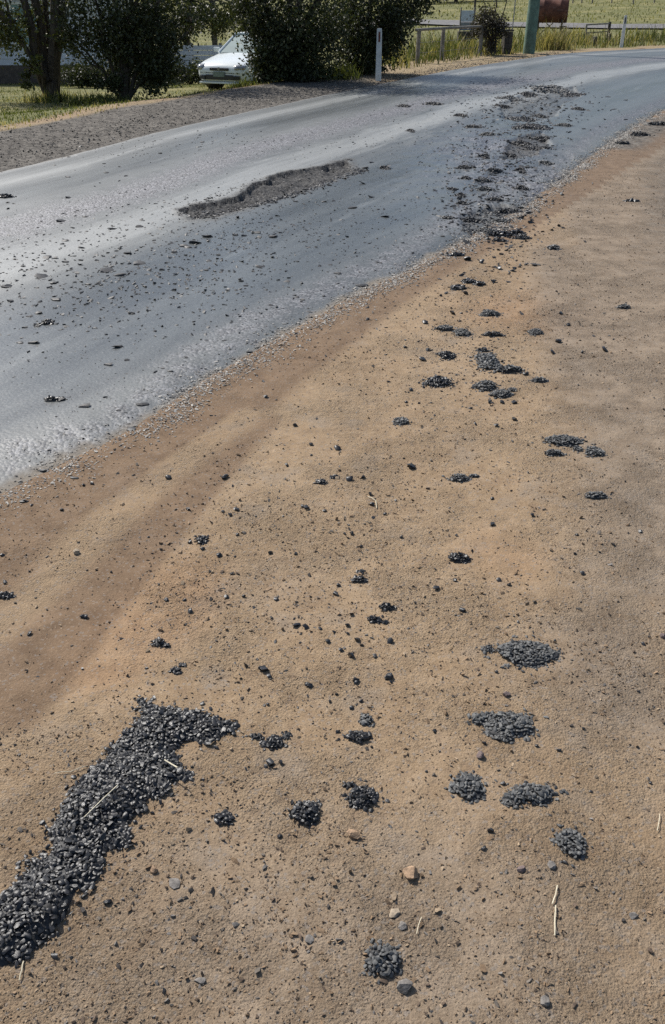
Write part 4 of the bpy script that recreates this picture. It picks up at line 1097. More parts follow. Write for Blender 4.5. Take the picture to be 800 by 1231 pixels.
def resample3(pts, n):
    P = np.array([tuple(p) for p in pts], float)
    Q = np.vstack([2 * P[0] - P[1], P, 2 * P[-1] - P[-2]]); out = []
    for i in range(1, len(Q) - 2):
        for t in np.linspace(0, 1, 12, endpoint=False):
            a, b, c_, d = Q[i - 1], Q[i], Q[i + 1], Q[i + 2]
            out.append(0.5 * ((2 * b) + (c_ - a) * t + (2 * a - 5 * b + 4 * c_ - d) * t * t + (-a + 3 * b - 3 * c_ + d) * t ** 3))
    out.append(P[-1]); out = np.array(out)
    L = np.concatenate([[0], np.cumsum(np.linalg.norm(np.diff(out, axis=0), axis=1))]); u = np.linspace(0, L[-1], n)
    return np.stack([np.interp(u, L, out[:, k]) for k in range(3)], 1), L[-1]

def gp(px, py, Y):
    """ground point under pixel column px at forward distance Y"""
    p = atd(px, py, Y); return Vector((p.x, p.y, gz(p.x, p.y)))
GREEN = ((0.022, 0.028, 0.012), (0.060, 0.068, 0.026)); OLIVE = ((0.036, 0.044, 0.014), (0.11, 0.115, 0.032)); PLUM = ((0.026, 0.022, 0.020), (0.075, 0.065, 0.045))

# multi-stemmed tree at the left
b = gp(62, 118, 20.8)
def q(px, py, Y): return atd(px, py, Y)
st = []
for (mx, my, tx, ty, Y, r0, r1, up) in ((40, 70, 30, 8, 20.5, 0.10, 0.05, (-1.2, 0.2, 3.2)), (52, 60, 44, 0, 20.8, 0.11, 0.06, (-0.4, 0.3, 3.6)), (66, 60, 67, 0, 20.6, 0.14, 0.08, (0.3, 0.0, 3.8)), (70, 60, 76, 0, 21.0, 0.11, 0.06, (0.8, 0.3, 3.4)), (44, 85, 14, 30, 20.4, 0.06, 0.03, (-1.6, -0.2, 2.0)), (58, 70, 56, 10, 21.1, 0.07, 0.05, (0.0, 0.5, 3.2))):
    p2 = q(tx, ty, Y); st.append(([b - Vector((0, 0, .15)), q((62 + mx) / 2, (my + 116) / 2, 20.8), q(mx, my, Y), p2, b + Vector(up) + Vector((0, 0, 0.6))], r0, r1))
bl = [(q(20, 35, 20.6), 0.75, 0.6, 0.40, 0.55), (q(35, 78, 20.2), 0.3, 0.3, 0.16, 0.10), (q(82, 45, 20.3), 0.25, 0.4, 0.45, 0.18), (q(62, 12, 21.4), 0.7, 0.5, 0.4, 0.20), (q(-25, 20, 20.8), 0.9, 0.7, 0.8, 1.0), (q(31, 98, 20.2), 0.14, 0.15, 0.14, 0.06),
      (b + Vector((-1.3, 0.2, 3.2)), 1.3, 1.2, 0.9, 1.4), (b + Vector((0.5, 0.3, 3.8)), 1.5, 1.3, 1.0, 1.6), (b + Vector((0.0, 0.2, 4.8)), 1.2, 1.1, 0.8, 1.1)]
tree('broadleaf_tree', 'multi-stemmed dark tree at the far left in front of the weatherboard house', b, st, bl, 14000, 0.085, OLIVE, seed=31, clumps=30)

b = gp(150, 122, 20.2)
st = []
for (mx, my, tx, ty, r0) in ((118, 80, 95, 55, 0.035), (130, 70, 118, 10, 0.045), (146, 60, 140, 0, 0.06), (158, 70, 165, 5, 0.06), (170, 80, 188, 20, 0.05), (135, 92, 105, 72, 0.03), (178, 90, 205, 60, 0.04), (150, 80, 155, 20, 0.07)):
    e = q(tx, ty, 20.2); st.append(([b - Vector((0, 0, .1)), q((150 + mx) / 2, (my + 122) / 2, 20.2), q(mx, my, 20.2), e, e + (e - b) * 0.5], r0, r0 * 0.4))
bl = [(q(110, 35, 20.0), 0.6, 0.6, 0.55, 0.8), (q(150, 30, 20.3), 0.8, 0.8, 0.7, 1.5), (q(185, 50, 20.2), 0.5, 0.6, 0.85, 1.5), (q(190, 90, 20.1), 0.32, 0.4, 0.45, 0.75), (q(222, 25, 20.6), 0.45, 0.5, 0.45, 0.45), (q(160, 72, 20.5), 0.6, 0.5, 0.5, 0.8),
      (b + Vector((-0.3, 0, 3.0)), 1.3, 1.1, 0.9, 1.8), (b + Vector((0.7, 0.2, 3.3)), 1.2, 1.1, 0.8, 1.4), (q(130, 100, 20.0), 0.3, 0.3, 0.2, 0.2)]
tree('broadleaf_tree', 'bushy dark tree with many thin stems between the left tree and the car', b, st, bl, 24000, 0.075, GREEN, seed=32, clumps=34)

b = gp(350, 106, 21.0)
st = [([b - Vector((0, 0, .1)), b + Vector((dx * .3, 0, .8)), b + Vector((dx, dy, 1.9)), b + Vector((dx * 1.3, dy, 3.2))], 0.08, 0.03) for dx, dy in ((-0.7, 0), (0, 0.2), (0.7, 0), (0.3, -0.3))]
bl = [(q(331, 65, 21.0), 0.56, 0.7, 0.72, 1.7), (q(375, 68, 21.2), 0.6, 0.7, 0.66, 1.6), (q(356, 92, 20.9), 0.75, 0.6, 0.28, 1.2), (q(324, 78, 20.8), 0.32, 0.5, 0.45, 0.75), (q(352, 25, 21.1), 1.1, 0.9, 0.7, 2.0), (q(304, 14, 21.0), 0.40, 0.5, 0.5, 0.55), (q(318, 100, 20.6), 0.22, 0.3, 0.14, 0.25),
      (b + Vector((0, 0, 2.6)), 1.5, 1.2, 0.9, 1.8), (b + Vector((0.2, 0, 3.4)), 1.1, 1.0, 0.7, 1.2)]
tree('large_shrub', 'big dense dark shrub hiding the rear of the parked car', b, st, bl, 34000, 0.075, GREEN, 'shrub', seed=33, clumps=46)

b = gp(440, 92, 23.0)
st = [([b - Vector((0, 0, .1)), b + Vector((dx * .3, 0, .7)), b + Vector((dx, dy, 1.7)), b + Vector((dx * 1.5, dy, 3.2))], 0.08, 0.03) for dx, dy in ((-0.4, 0), (0.1, 0.2), (0.6, 0))]
bl = [(q(440, 60, 23.0), 0.6, 0.6, 0.6, 1.6), (q(432, 82, 22.9), 0.5, 0.45, 0.22, 0.55), (q(425, 25, 23.0), 0.8, 0.8, 0.6, 1.5), (q(478, 18, 22.8), 0.65, 0.6, 0.4, 0.9), (q(512, 2, 22.6), 0.42, 0.4, 0.28, 0.25), (q(468, 45, 23.0), 0.35, 0.5, 0.4, 0.6),
      (b + Vector((0.1, 0, 2.7)), 1.4, 1.1, 0.8, 1.6), (b + Vector((0, 0, 3.4)), 1.0, 0.9, 0.7, 1.0)]
tree('large_shrub', 'dark shrub with overhanging branches right behind the white roadside post', b, st, bl, 25000, 0.075, GREEN, 'shrub', seed=34, clumps=40)

b = gp(225, 90, 38.0)
st = [([b - Vector((0, 0, .1)), b + Vector((0.1, 0, 1.2)), b + Vector((0.3, 0, 2.6)), b + Vector((0.2, 0, 4.2))], 0.17, 0.07)]
bl = [(q(205, 18, 38), 1.1, 1.0, 0.7, 1.0), (q(250, 20, 38), 1.1, 1.0, 0.55, 1.0), (q(285, 18, 37), 0.8, 0.8, 0.7, 0.7), (b + Vector((0.3, 0, 3.9)), 2.0, 1.6, 1.0, 1.5), (q(175, 40, 37.5), 0.9, 0.8, 0.8, 0.8)]
tree('broadleaf_tree', 'olive green tree behind the car and the low fence', b, st, bl, 14000, 0.11, OLIVE, seed=35, clumps=26)

b = gp(590, 66, 30.6)
st = [([b - Vector((0, 0, .1)), b + Vector((dx * .4, 0, .5)), b + Vector((dx, dy, 1.2)), b + Vector((dx * 1.2, dy, 1.5))], 0.035, 0.012) for dx, dy in ((-0.3, 0), (0.05, 0.1), (0.3, 0), (0.0, -0.2))]
bl = [(q(590, 25, 30.6), 0.46, 0.45, 0.36, 1.5), (q(576, 36, 30.5), 0.3, 0.3, 0.25, 0.6), (q(600, 34, 30.5), 0.26, 0.3, 0.25, 0.5), (q(590, 54, 30.6), 0.24, 0.25, 0.28, 0.6)]
tree('roadside_bush', 'dark purplish bush growing beside the timber fence', b, st, bl, 4200, 0.07, PLUM, 'bush', seed=36, clumps=26)

for i, (px, Y, h, wd, lab, hid) in enumerate(((548, 96, 5.5, 5.0, 'rounded blue green tree far off behind the fence', 0), (512, 92, 5.0, 4.0, 'far tree left of the rounded one, half hidden by the overhanging shrub', 0), (577, 104, 3.6, 3.6, 'small far tree on the paddock above the purplish bush', 0))):
    x = atd(px, 5, Y).x; b = Vector((x, Y, gz(x, Y)))
    st = [([b - Vector((0, 0, .2)), b + Vector((0, 0, h * 0.3)), b + Vector((0.2, 0, h * 0.6)), b + Vector((0.1, 0, h * 0.8))], 0.2, 0.08)]
    bl = [(b + Vector((0, 0, h * 0.42)), wd * .5, wd * .4, h * .3, 1.5), (b + Vector((-wd * .3, 0, h * 0.3)), wd * .3, wd * .3, h * .24, 0.7), (b + Vector((wd * .3, 0, h * 0.35)), wd * .3, wd * .3, h * .24, 0.7)]
    tree('far_tree', lab, b, st, bl, 5000, 0.26, ((0.028, 0.042, 0.024), (0.055, 0.075, 0.036)), 'tree', 'far trees on the paddock', 40 + i, 22, 0.24)

for i, (px, py, Y, h, wd, lab) in enumerate(((98, 100, 29, 0.75, 0.8, 'low dark shrub at the foot of the house wall'), (228, 92, 33, 0.7, 1.0, 'low dark shrub in front of the low fence left of the car'), (165, 96, 30, 1.2, 1.0, 'dark shrub hidden behind the bushy tree'))):
    b = gp(px, py, Y)
    st = [([b - Vector((0, 0, .1)), b + Vector((dx * .5, 0, h * .4)), b + Vector((dx, 0, h * .7))], 0.03, 0.01) for dx in (-0.25, 0.05, 0.3)]
    bl = [(b + Vector((0, 0, h * .5)), wd * .8, 0.5, h * .45, 1.0), (b + Vector((wd * .6, 0, h * .35)), wd * .5, 0.4, h * .3, 0.6)]
    tree('low_shrub', lab, b, st, bl, 4200, 0.08, GREEN, 'shrub', 'low shrubs by the house', 50 + i, 18, 0.28)

# ------------------------------------------------------------------ grass
def blades(name, label, X, Y, H, W, T, seed):
    r = np.random.default_rng(seed); n = len(X); Z = terrain(X, Y) - 0.01
    a = r.uniform(0, 2 * np.pi, n); le = r.normal(0, 0.35, (n, 2)) * H[:, None]
    P = np.stack([X, Y, Z], 1); dx = np.stack([np.cos(a), np.sin(a), np.zeros(n)], 1) * W[:, None]
    mid = P + np.column_stack([le * 0.35, H * 0.6]); tip = P + np.column_stack([le, H])
    V = np.stack([P - dx, P + dx, mid + dx * 0.7, tip, mid - dx * 0.7], 1).reshape(-1, 3)
    o5 = np.arange(n)[:, None] * 5
    F = np.vstack([np.hstack([o5, o5 + 1, o5 + 2, o5 + 4]), ])
    F2 = np.hstack([o5 + 4, o5 + 2, o5 + 3])
    F = np.vstack([np.hstack([o5, o5 + 1, o5 + 2]), np.hstack([o5, o5 + 2, o5 + 4]), F2])
    o = link(name, mesh_np(name, V, F, M['grass'], False, {'tint': np.repeat(T, 5, axis=0)})); tag(o, label, 'grass', None, 'stuff'); return o

def grass_cols(r, n, dry, X, Y):
    g1, g2 = np.array((0.040, 0.050, 0.016)), np.array((0.110, 0.118, 0.040)); d1, d2 = np.array((0.19, 0.145, 0.07)), np.array((0.34, 0.28, 0.16))
    k = r.random((n, 1)); c_ = g1 * (1 - k) + g2 * k; dcol = d1 * (1 - k) + d2 * k
    isd = (r.random(n) < np.clip(dry + 0.8 * fbm(X, Y, 0.6, 3, 8), 0, 1))[:, None]
    return np.where(isd, dcol, c_)

def verge_w(X, Y): return 1.9 + 0.35 * fbm(X, Y, 0.6, 3, 77) - 1.3 * sstep(2, 7, X)
def far_side(n, x0, x1, y0, y1, r):
    X = r.uniform(x0, x1, n); Y = r.uniform(y0, y1, n)
    d = poly_dist(X, Y, far); return X, Y, d
r = np.random.default_rng(61)
X, Y, d = far_side(120000, -14, 4, 9, 36, r)
k = (d > verge_w(X, Y) + 0.35) & (r.random(len(X)) < np.clip(0.45 + 0.9 * fbm(X, Y, 0.5, 3, 4), 0.05, 1)); X, Y = X[k], Y[k]; n = len(X)
blades('lawn_grass', 'short patchy lawn grass between verge and house', X, Y, 0.035 * r.lognormal(0, 0.4, n), np.full(n, 0.009), grass_cols(r, n, 0.22, X, Y), 1)
X, Y, d = far_side(60000, -14, 6, 8, 34, r)
w_ = verge_w(X, Y); k = (np.abs(d - w_ - 0.35) < 0.5) & (d > 0.35) & (r.random(len(X)) < np.clip(0.3 + 1.4 * fbm(X, Y, 1.1, 3, 19), 0, 1)); X, Y = X[k], Y[k]; n = len(X)
blades('verge_straw', 'dry straw coloured grass strip behind the gravel verge', X, Y, 0.045 * r.lognormal(0, 0.4, n), np.full(n, 0.008), grass_cols(r, n, 0.85, X, Y), 2)
X, Y, d = far_side(60000, 1.5, 22, 22, 50, r)
k = (d > 1.1) & (d < 9) & (r.random(len(X)) < np.clip(0.55 + 1.2 * fbm(X, Y, 0.45, 3, 44), 0.04, 1) * np.where(d > 4, 0.5, 1)) & ~((X > 11.2) & (d > 6)); X, Y, d = X[k], Y[k], d[k]; n = len(X)
hh = np.clip(0.24 * r.lognormal(0, 0.5, n) * (1 + 0.9 * fbm(X, Y, 0.9, 3, 81)) * (0.5 + 0.5 * sstep(1.0, 2.0, d)), 0.06, 0.7)
blades('tall_grass', 'tall rank green and dry grass along the fence and pole', X, Y, hh, np.full(n, 0.014), grass_cols(r, n, 0.34, X, Y) * 0.8, 3)
for (px, py, nn, dry_, lab) in ((30, 112, 500, 0.1, 'w'), ):
    pass
def tuft(label, px, py, Y0, n, rad, h, dry, seed):
    r = np.random.default_rng(seed); b = gp(px, py, Y0); X = r.normal(b.x, rad, n); Y = r.normal(b.y, rad, n)
    blades('grass_tuft', label, X, Y, h * r.lognormal(0, 0.3, n), np.full(n, 0.010), grass_cols(r, n, dry, X, Y), seed)
tuft('bright green grass tuft at the foot of the big dense shrub', 290, 104, 20.4, 400, 0.16, 0.10, 0.0, 71)
tuft('green grass tuft between the two left trees', 122, 128, 19.6, 900, 0.35, 0.16, 0.02, 72)
tuft('dry tan grass tuft in front of the rusty tank', 662, 58, 33.8, 700, 0.35, 0.5, 0.95, 73)
tuft('pale green grass tuft between the two dark shrubs', 408, 90, 21.6, 400, 0.2, 0.22, 0.3, 74)
tuft('grass tuft around the foot of the multi-stemmed tree', 62, 119, 20.6, 500, 0.25, 0.16, 0.15, 75)
X, Y, d = far_side(36000, -30, 70, 44, 130, r)
dsr = np.abs(poly_dist(X, Y, SIDE_ROAD)); k = (d > 3) & (dsr > 4.2) & (r.random(len(X)) < 0.75); X, Y = X[k], Y[k]; n = len(X)
blades('paddock_grass', 'pale green paddock grass over the far slope', X, Y, 0.12 * r.lognormal(0, 0.4, n), np.full(n, 0.035), grass_cols(r, n, 0.30, X, Y) * 0.45 + np.array((0.085, 0.082, 0.034)), 4)

# ------------------------------------------------------------------ roadside posts
def guide_post(label, px, py, Ht, refl, refl_label):
    p = on_ground(px, py); z = top(p.x, p.y); g_ = empty('guide_post', (p.x, p.y, z), R(-12))
    m = MB(); w0, w1, dth = 0.062, 0.052, 0.022
    V = [(-w0, -dth, -0.1), (w0, -dth, -0.1), (w0, dth, -0.1), (-w0, dth, -0.1), (-w1, -dth * .9, Ht - .03), (w1, -dth * .9, Ht - .03), (w1, dth * .9, Ht - .03), (-w1, dth * .9, Ht - .03), (-w1 * .8, -dth * .7, Ht), (w1 * .8, -dth * .7, Ht), (w1 * .8, dth * .7, Ht), (-w1 * .8, dth * .7, Ht)]
    F = [(0, 1, 5, 4), (1, 2, 6, 5), (2, 3, 7, 6), (3, 0, 4, 7), (4, 5, 9, 8), (5, 6, 10, 9), (6, 7, 11, 10), (7, 4, 8, 11), (8, 9, 10, 11), (3, 2, 1, 0)]
    m.add(V, F).build('post', M['post_white'], g_)
    o = MB().box((0.006, -dth - 0.002, Ht - 0.16), (0.040, 0.008, 0.19), None, 0.003).build('reflector', M[refl], g_); o['label'] = refl_label
    tag(g_, label, 'guide post', 'white roadside guide posts')
guide_post('white roadside post with dark red reflector in front of the dark shrub', 455, 97, 1.0, 'reflector_red', 'narrow dark red reflector')
guide_post('white roadside post with black reflector, alone at the far right', 747, 57, 1.0, 'reflector_dark', 'narrow black reflector')

# power pole
p = on_ground(636, 64.5); z = top(p.x, p.y)
g_ = empty('power_pole', (p.x, p.y, z))
MB().tube([(0, 0, -0.5), (-0.01, 0, 0), (0.03, 0, 3), (0.1, 0.05, 9.0)], [0.2, 0.19, 0.165, 0.13], 20).build('shaft', M['pole_green'], g_, True)
MB().box((0.1, 0.0, 8.5), (2.2, 0.1, 0.12), None, 0.008).build('cross_arm', M['timber'], g_)
for dx in (-0.9, -0.3, 0.5, 1.1):
    MB().tube([(0.1 + dx, 0, 8.56), (0.1 + dx, 0, 8.64), (0.1 + dx, 0, 8.66), (0.1 + dx, 0, 8.74)], [0.02, 0.05, 0.05, 0.03], 8).build('insulator', M['trim'], g_, True)
tag(g_, 'thick green tinted timber power pole beside the rusty tank', 'power pole')

# rusty tank on its stand
ta = atd(642, 14, 42.0); tb = atd(683.5, 14, 42.4); Lk = 1.36; mid = atd(663, 14, 42.2)
sca = 1 / ppm(mid.x, 42, mid.z)
gzt = gz(mid.x, 42.2); rad = 0.475; zc = atd(660, 27.5, 42.2).z + rad
g_ = empty('fuel_tank', (mid.x, 42.2, gzt), -0.24)
h0 = zc - gzt
prof = [(-Lk / 2 - 0.012, 0.0), (-Lk / 2 - 0.010, 0.25), (-Lk / 2 - 0.004, 0.42), (-Lk / 2, rad - .01), (-Lk / 2 + .03, rad), (-0.25 * Lk, rad), (-0.25 * Lk + .02, rad + .014), (-0.25 * Lk + .05, rad + .014), (-0.25 * Lk + .07, rad), (0.25 * Lk, rad), (0.25 * Lk + .02, rad + .014), (0.25 * Lk + .05, rad + .014), (0.25 * Lk + .07, rad), (Lk / 2 - .03, rad), (Lk / 2, rad - .01), (Lk / 2 + .004, 0.42), (Lk / 2 + .010, 0.25), (Lk / 2 + 0.012, 0.0)]
MB().tube([(x, 0, h0) for x, _ in prof], [max(rr_, 0.002) for _, rr_ in prof], 28).build('shell', M['rust'], g_, True)
MB().tube([(0.1, 0, h0 + rad - .02), (0.1, 0, h0 + rad + .1)], 0.09, 12).build('filler_cap', M['rust'], g_, True)
for sx in (-1, 1):
    for sy in (-1, 1):
        MB().tube([(sx * Lk * .36, sy * .4, -0.1), (sx * Lk * .36, sy * .36, h0 - rad * .72)], 0.03, 6).build('leg', M['wood_dark'], g_)
    MB().box((sx * Lk * .36, 0, h0 - rad - 0.02), (0.07, 0.95, 0.06)).build('bearer', M['wood_dark'], g_)
MB().tube([(-Lk * .36, -.4, 0.1), (Lk * .1, -.38, h0 - rad)], 0.018, 5).build('brace', M['wood_dark'], g_)
MB().tube([(Lk * .36, -.4, 0.1), (-Lk * .1, -.385, h0 - rad)], 0.018, 5).build('brace', M['wood_dark'], g_)
MB().tube([(Lk * .30, -.42, h0 - rad - .12), (Lk * .52, -.42, h0 - rad - .12)], 0.022, 6).build('outlet_pipe', M['wood_dark'], g_)
tag(g_, 'rusty brown cylindrical fuel tank on a thin legged stand', 'tank')

# short dark pillar beside the pole and the thin rod behind it
p = on_ground(608.5, 65); z = top(p.x, p.y); g_ = empty('pillar', (p.x, p.y, z), 0.2)
for kz in range(4):
    for kx in (-1, 1):
        MB().box((kx * 0.068, 0.004 * ((kz + kx) % 3), 0.07 + kz * 0.158), (0.134, 0.25, 0.152), None, 0.012).build('block', M['wood_dark'], g_)
MB().box((0, 0, 0.66), (0.30, 0.29, 0.05), None, 0.01).build('cap', M['wood_dark'], g_)
tag(g_, 'short dark mottled block pillar left of the green pole', 'pillar')
p = atd(615, 44, 33.0); z = gz(p.x, 33.0)
g_ = empty('sign_rod', (p.x, 33.0, z))
MB().tube([(0, 0, -0.1), (0.02, 0, 1.2), (0.03, 0, 2.6)], 0.018, 6).build('shaft', M['galv'], g_, True)
MB().tube([(0.03, 0, 2.6), (0.03, 0, 2.64)], 0.03, 6).build('cap', M['galv'], g_, True)
tag(g_, 'thin tall metal rod between the short pillar and green pole', 'rod')

# timber fence
fp = [on_ground(502, 76), on_ground(531, 72.5), on_ground(577, 67)]
g_ = empty('timber_fence', (fp[0].x, fp[0].y, fp[0].z))
for i, p in enumerate(fp):
    l = p - fp[0]; MB().tube([(l.x, l.y, -0.2), (l.x, l.y, 0.4), (l.x + .01, l.y, 0.80)], [0.062, 0.058, 0.055], 9).build('post', M['timber'], g_, True)
a_, b_, c_ = fp[0] - fp[0], fp[1] - fp[0], fp[2] - fp[0]
MB().tube([a_ + Vector((-.08, 0, .80)), b_ + Vector((0, 0, .80)), c_ + Vector((0.0, 0, .79))], 0.036, 8).build('rail', M['timber'], g_, True)
for hz in (0.25, 0.5):
    MB().tube([a_ + Vector((0, -.06, hz)), b_ + Vector((0, -.06, hz - .02)), c_ + Vector((0, -.06, hz))], 0.004, 4).build('wire', M['galv'], g_)
tag(g_, 'low weathered timber fence of three posts and a top rail', 'fence')

# notice board beyond the fence
p = atd(561, 38, 40.0); z = gz(p.x, 40.0); zt = atd(561, 10.5, 40).z; Hb = zt - z; Wb = 0.50
g_ = empty('notice_board', (p.x, 40.0, z), 0.05)
for sx in (-1, 1): MB().box((sx * (Wb / 2 + .02), 0.03, Hb * .5), (0.05, 0.05, Hb + .1), None, 0.004).build('post', M['timber'], g_)
MB().box((0, 0, Hb * .78), (Wb, 0.04, Hb * .34), None, 0.006).build('panel', M['panel_pale'], g_)['label'] = 'pale blue grey upper panel'
MB().box((0, 0.002, Hb * .47), (Wb, 0.05, Hb * .25), None, 0.006).build('lower_panel', M['panel_grey'], g_)
MB().box((0, -0.03, Hb * .16), (Wb + .2, 0.3, Hb * .32), None, 0.01).build('plinth', M['wood_dark'], g_)
tag(g_, 'small notice board with a pale panel behind the timber fence', 'notice board')
p = atd(569, 38, 40.5); z = gz(p.x, 40.5); g_ = empty('steel_post', (p.x, 40.5, z))
MB().tube([(0, 0, -.1), (0, 0, 3.0)], 0.045, 8).build('shaft', M['wood_dark'], g_, True); MB().tube([(0, 0, 3.0), (0, 0, 3.04)], 0.06, 8).build('cap', M['wood_dark'], g_)
tag(g_, 'tall dark post right beside the notice board', 'post')

# low gate rail at the right
pa = atd(703.5, 47, 40.0); pb = atd(731, 45, 41.5); za, zb = gz(pa.x, 40), gz(pb.x, 41.5)
g_ = empty('gate', (pa.x, 40, za)); d_ = Vector((pb.x - pa.x, 1.5, zb - za)); hg = 0.62
MB().tube([(0, 0, -.1), (0, 0, hg)], 0.035, 8).build('post', M['timber'], g_, True)
MB().tube([d_ + Vector((0, 0, -.1)), d_ + Vector((0, 0, hg + .04))], 0.06, 8).build('post', M['wood_dark'], g_, True)
MB().tube([(0, 0, hg - .02), d_ + Vector((0, 0, hg - .02))], 0.028, 8).build('rail', M['timber'], g_, True)
MB().tube([(0, 0, hg * .5), d_ + Vector((0, 0, hg * .5))], 0.018, 8).build('rail', M['wood_dark'], g_, True)
tag(g_, 'low grey rail gate between the tank and the right white post', 'gate')
for px, lab in ((714.5, 'dark stump post in grass left of the right white post'), (732, 'small dark stump in grass nearest the right white post')):
    p = on_ground(px, 56 if px < 720 else 51); z = top(p.x, p.y); g_ = empty('stump', (p.x, p.y, z))
    MB().tube([(0, 0, -.1), (0.01, 0, .15), (-0.01, 0.01, .30)], [0.085, 0.075, 0.07], 9).build('trunk', M['wood_dark'], g_, True)
    MB().tube([(-.01, .01, .298), (-.01, .01, .308)], [0.06, 0.05], 9).build('cut_top', M['timber'], g_)
    tag(g_, lab, 'stump', 'stumps in the roadside grass')

# paddock fence far up the slope
y0 = 86.0; xs_ = [atd(px, 10, y0).x for px in (688, 701, 714, 735, 758, 782, 806, 830)]
g_ = empty('paddock_fence', (xs_[0], y0, gz(xs_[0], y0)))
L0 = Vector(g_.location)
tops = []
for i, x in enumerate(xs_):
    yy = y0 + 0.8 * math.sin(i); zz_ = gz(x, yy); l = Vector((x, yy, zz_)) - L0
    MB().tube([l - Vector((0, 0, .2)), l + Vector((0, 0, 0.95))], 0.06, 6).build('post', M['timber'], g_); tops.append(l)
for hz in (0.4, 0.85):
    MB().tube([t_ + Vector((0, -.07, hz)) for t_ in tops], 0.006, 4).build('wire', M['galv'], g_)
tag(g_, 'far post and wire fence across the green paddock', 'fence')

# ------------------------------------------------------------------ weatherboard house and low fence
HX0, HX1, HY = -19.0, atd(122, 80, 33.0).x, 33.0
hzg = min(gz(HX1, HY), gz(-12, HY)) - 0.05
g_ = empty('weatherboard_house', ((HX0 + HX1) / 2, HY, hzg)); W2 = (HX1 - HX0) / 2; D = 7.0
core = MB().box((0, D / 2 + 0.06, 1.75), (2 * W2 - .1, D, 2.6)).build('wall', M['board'], g_)
MB().box((0, 0.04, 0.32), (2 * W2, 0.06, 0.64)).build('base_skirt', M['base_brown'], g_)
bh_ = 0.19; win = (atd(28, 20, HY).x - g_.location.x - 0.4, atd(28, 20, HY).x - g_.location.x + 0.55, 1.25, 2.45)
k = 0; z_ = 0.64
def board_me(x0, x1):
    return MB().add([(x0, 0.0, 0), (x1, 0.0, 0), (x1, 0.022, bh_ + .02), (x0, 0.022, bh_ + .02), (x0, 0.05, 0), (x1, 0.05, 0), (x1, 0.05, bh_ + .02), (x0, 0.05, bh_ + .02)], [(0, 1, 2, 3), (4, 7, 6, 5), (0, 4, 5, 1), (3, 2, 6, 7), (0, 3, 7, 4), (1, 5, 6, 2)]).mesh('board', M['board'])
full, left, right = board_me(-W2, W2), board_me(-W2, win[0]), board_me(win[1], W2)
while z_ < 3.0:
    for me in ([left, right] if win[2] - bh_ < z_ < win[3] else [full]): link('board', me, g_, (0, 0, z_))
    z_ += bh_
for x in (-W2, W2): MB().box((x, 0.02, 1.84), (0.12, 0.12, 2.45), None, 0.006).build('corner_board', M['trim'], g_)
wn_ = MB(); wx, wz = (win[0] + win[1]) / 2, (win[2] + win[3]) / 2; ww, wh = win[1] - win[0], win[3] - win[2]
fr = wn_.box((wx - ww / 2, -.012, wz), (0.08, 0.06, wh + .1)).box((wx + ww / 2, -.012, wz), (0.08, 0.06, wh + .1)).box((wx, -.014, wz + wh / 2), (ww, 0.06, 0.08)).box((wx, -.016, wz), (ww - .08, 0.05, 0.05)).build('window', M['trim'], g_)
MB().box((wx, 0.02, wz + wh * .25), (ww - .06, 0.012, wh * .5 - .06)).build('pane', M['glass'], fr); MB().box((wx, 0.03, wz - wh * .25), (ww - .06, 0.012, wh * .5 - .06)).build('pane', M['glass'], fr)
MB().box((wx, -.03, wz - wh / 2 - .03), (ww + .2, 0.12, 0.05), None, 0.006).build('sill', M['trim'], fr)
rf = MB().add([(-W2 - .5, -.55, 3.0), (W2 + .5, -.55, 3.0), (W2 + .5, D + .6, 3.0), (-W2 - .5, D + .6, 3.0), (-W2 + 3, D / 2, 4.8), (W2 - 3, D / 2, 4.8)], [(0, 1, 5, 4), (1, 2, 5), (2, 3, 4, 5), (3, 0, 4), (3, 2, 1, 0)]).build('roof', M['roof'], g_)
MB().box((0, -.56, 2.95), (2 * W2 + 1, 0.1, 0.14), None, 0.01).build('gutter', M['trim'], rf)
tag(g_, 'pale grey weatherboard house behind the trees at the far left', 'house')

FX0, FX1, FY = atd(128, 70, 36).x, atd(300, 70, 36).x, 36.0
z0 = min(gz(FX0, FY), gz(FX1, FY)) - 0.05
g_ = empty('low_fence', (FX0, FY, z0)); Lf = FX1 - FX0; nb = 6
for i in range(nb): MB().box((Lf / 2, 0.0 + 0.004 * (i % 2), 0.30 + i * 0.165), (Lf, 0.025, 0.15), None, 0.004).build('board', M['board'], g_)
for i in range(6): MB().box((Lf * i / 5, 0.07, 0.62), (0.10, 0.10, 1.3), None, 0.006).build('post', M['timber'], g_)
tag(g_, 'low pale horizontal board fence behind the parked car', 'fence')
p = atd(258.5, 50, 38.5); z = gz(p.x, 38.5); g_ = empty('concrete_post', (p.x, 38.5, z))
MB().box((0, 0, 1.2), (0.2, 0.2, 2.6), None, 0.012).build('shaft', M['timber'], g_); MB().box((0, 0, 2.53), (0.26, 0.26, 0.06), None, 0.01).build('cap', M['timber'], g_)
tag(g_, 'grey square post standing behind the low fence above the car', 'post')

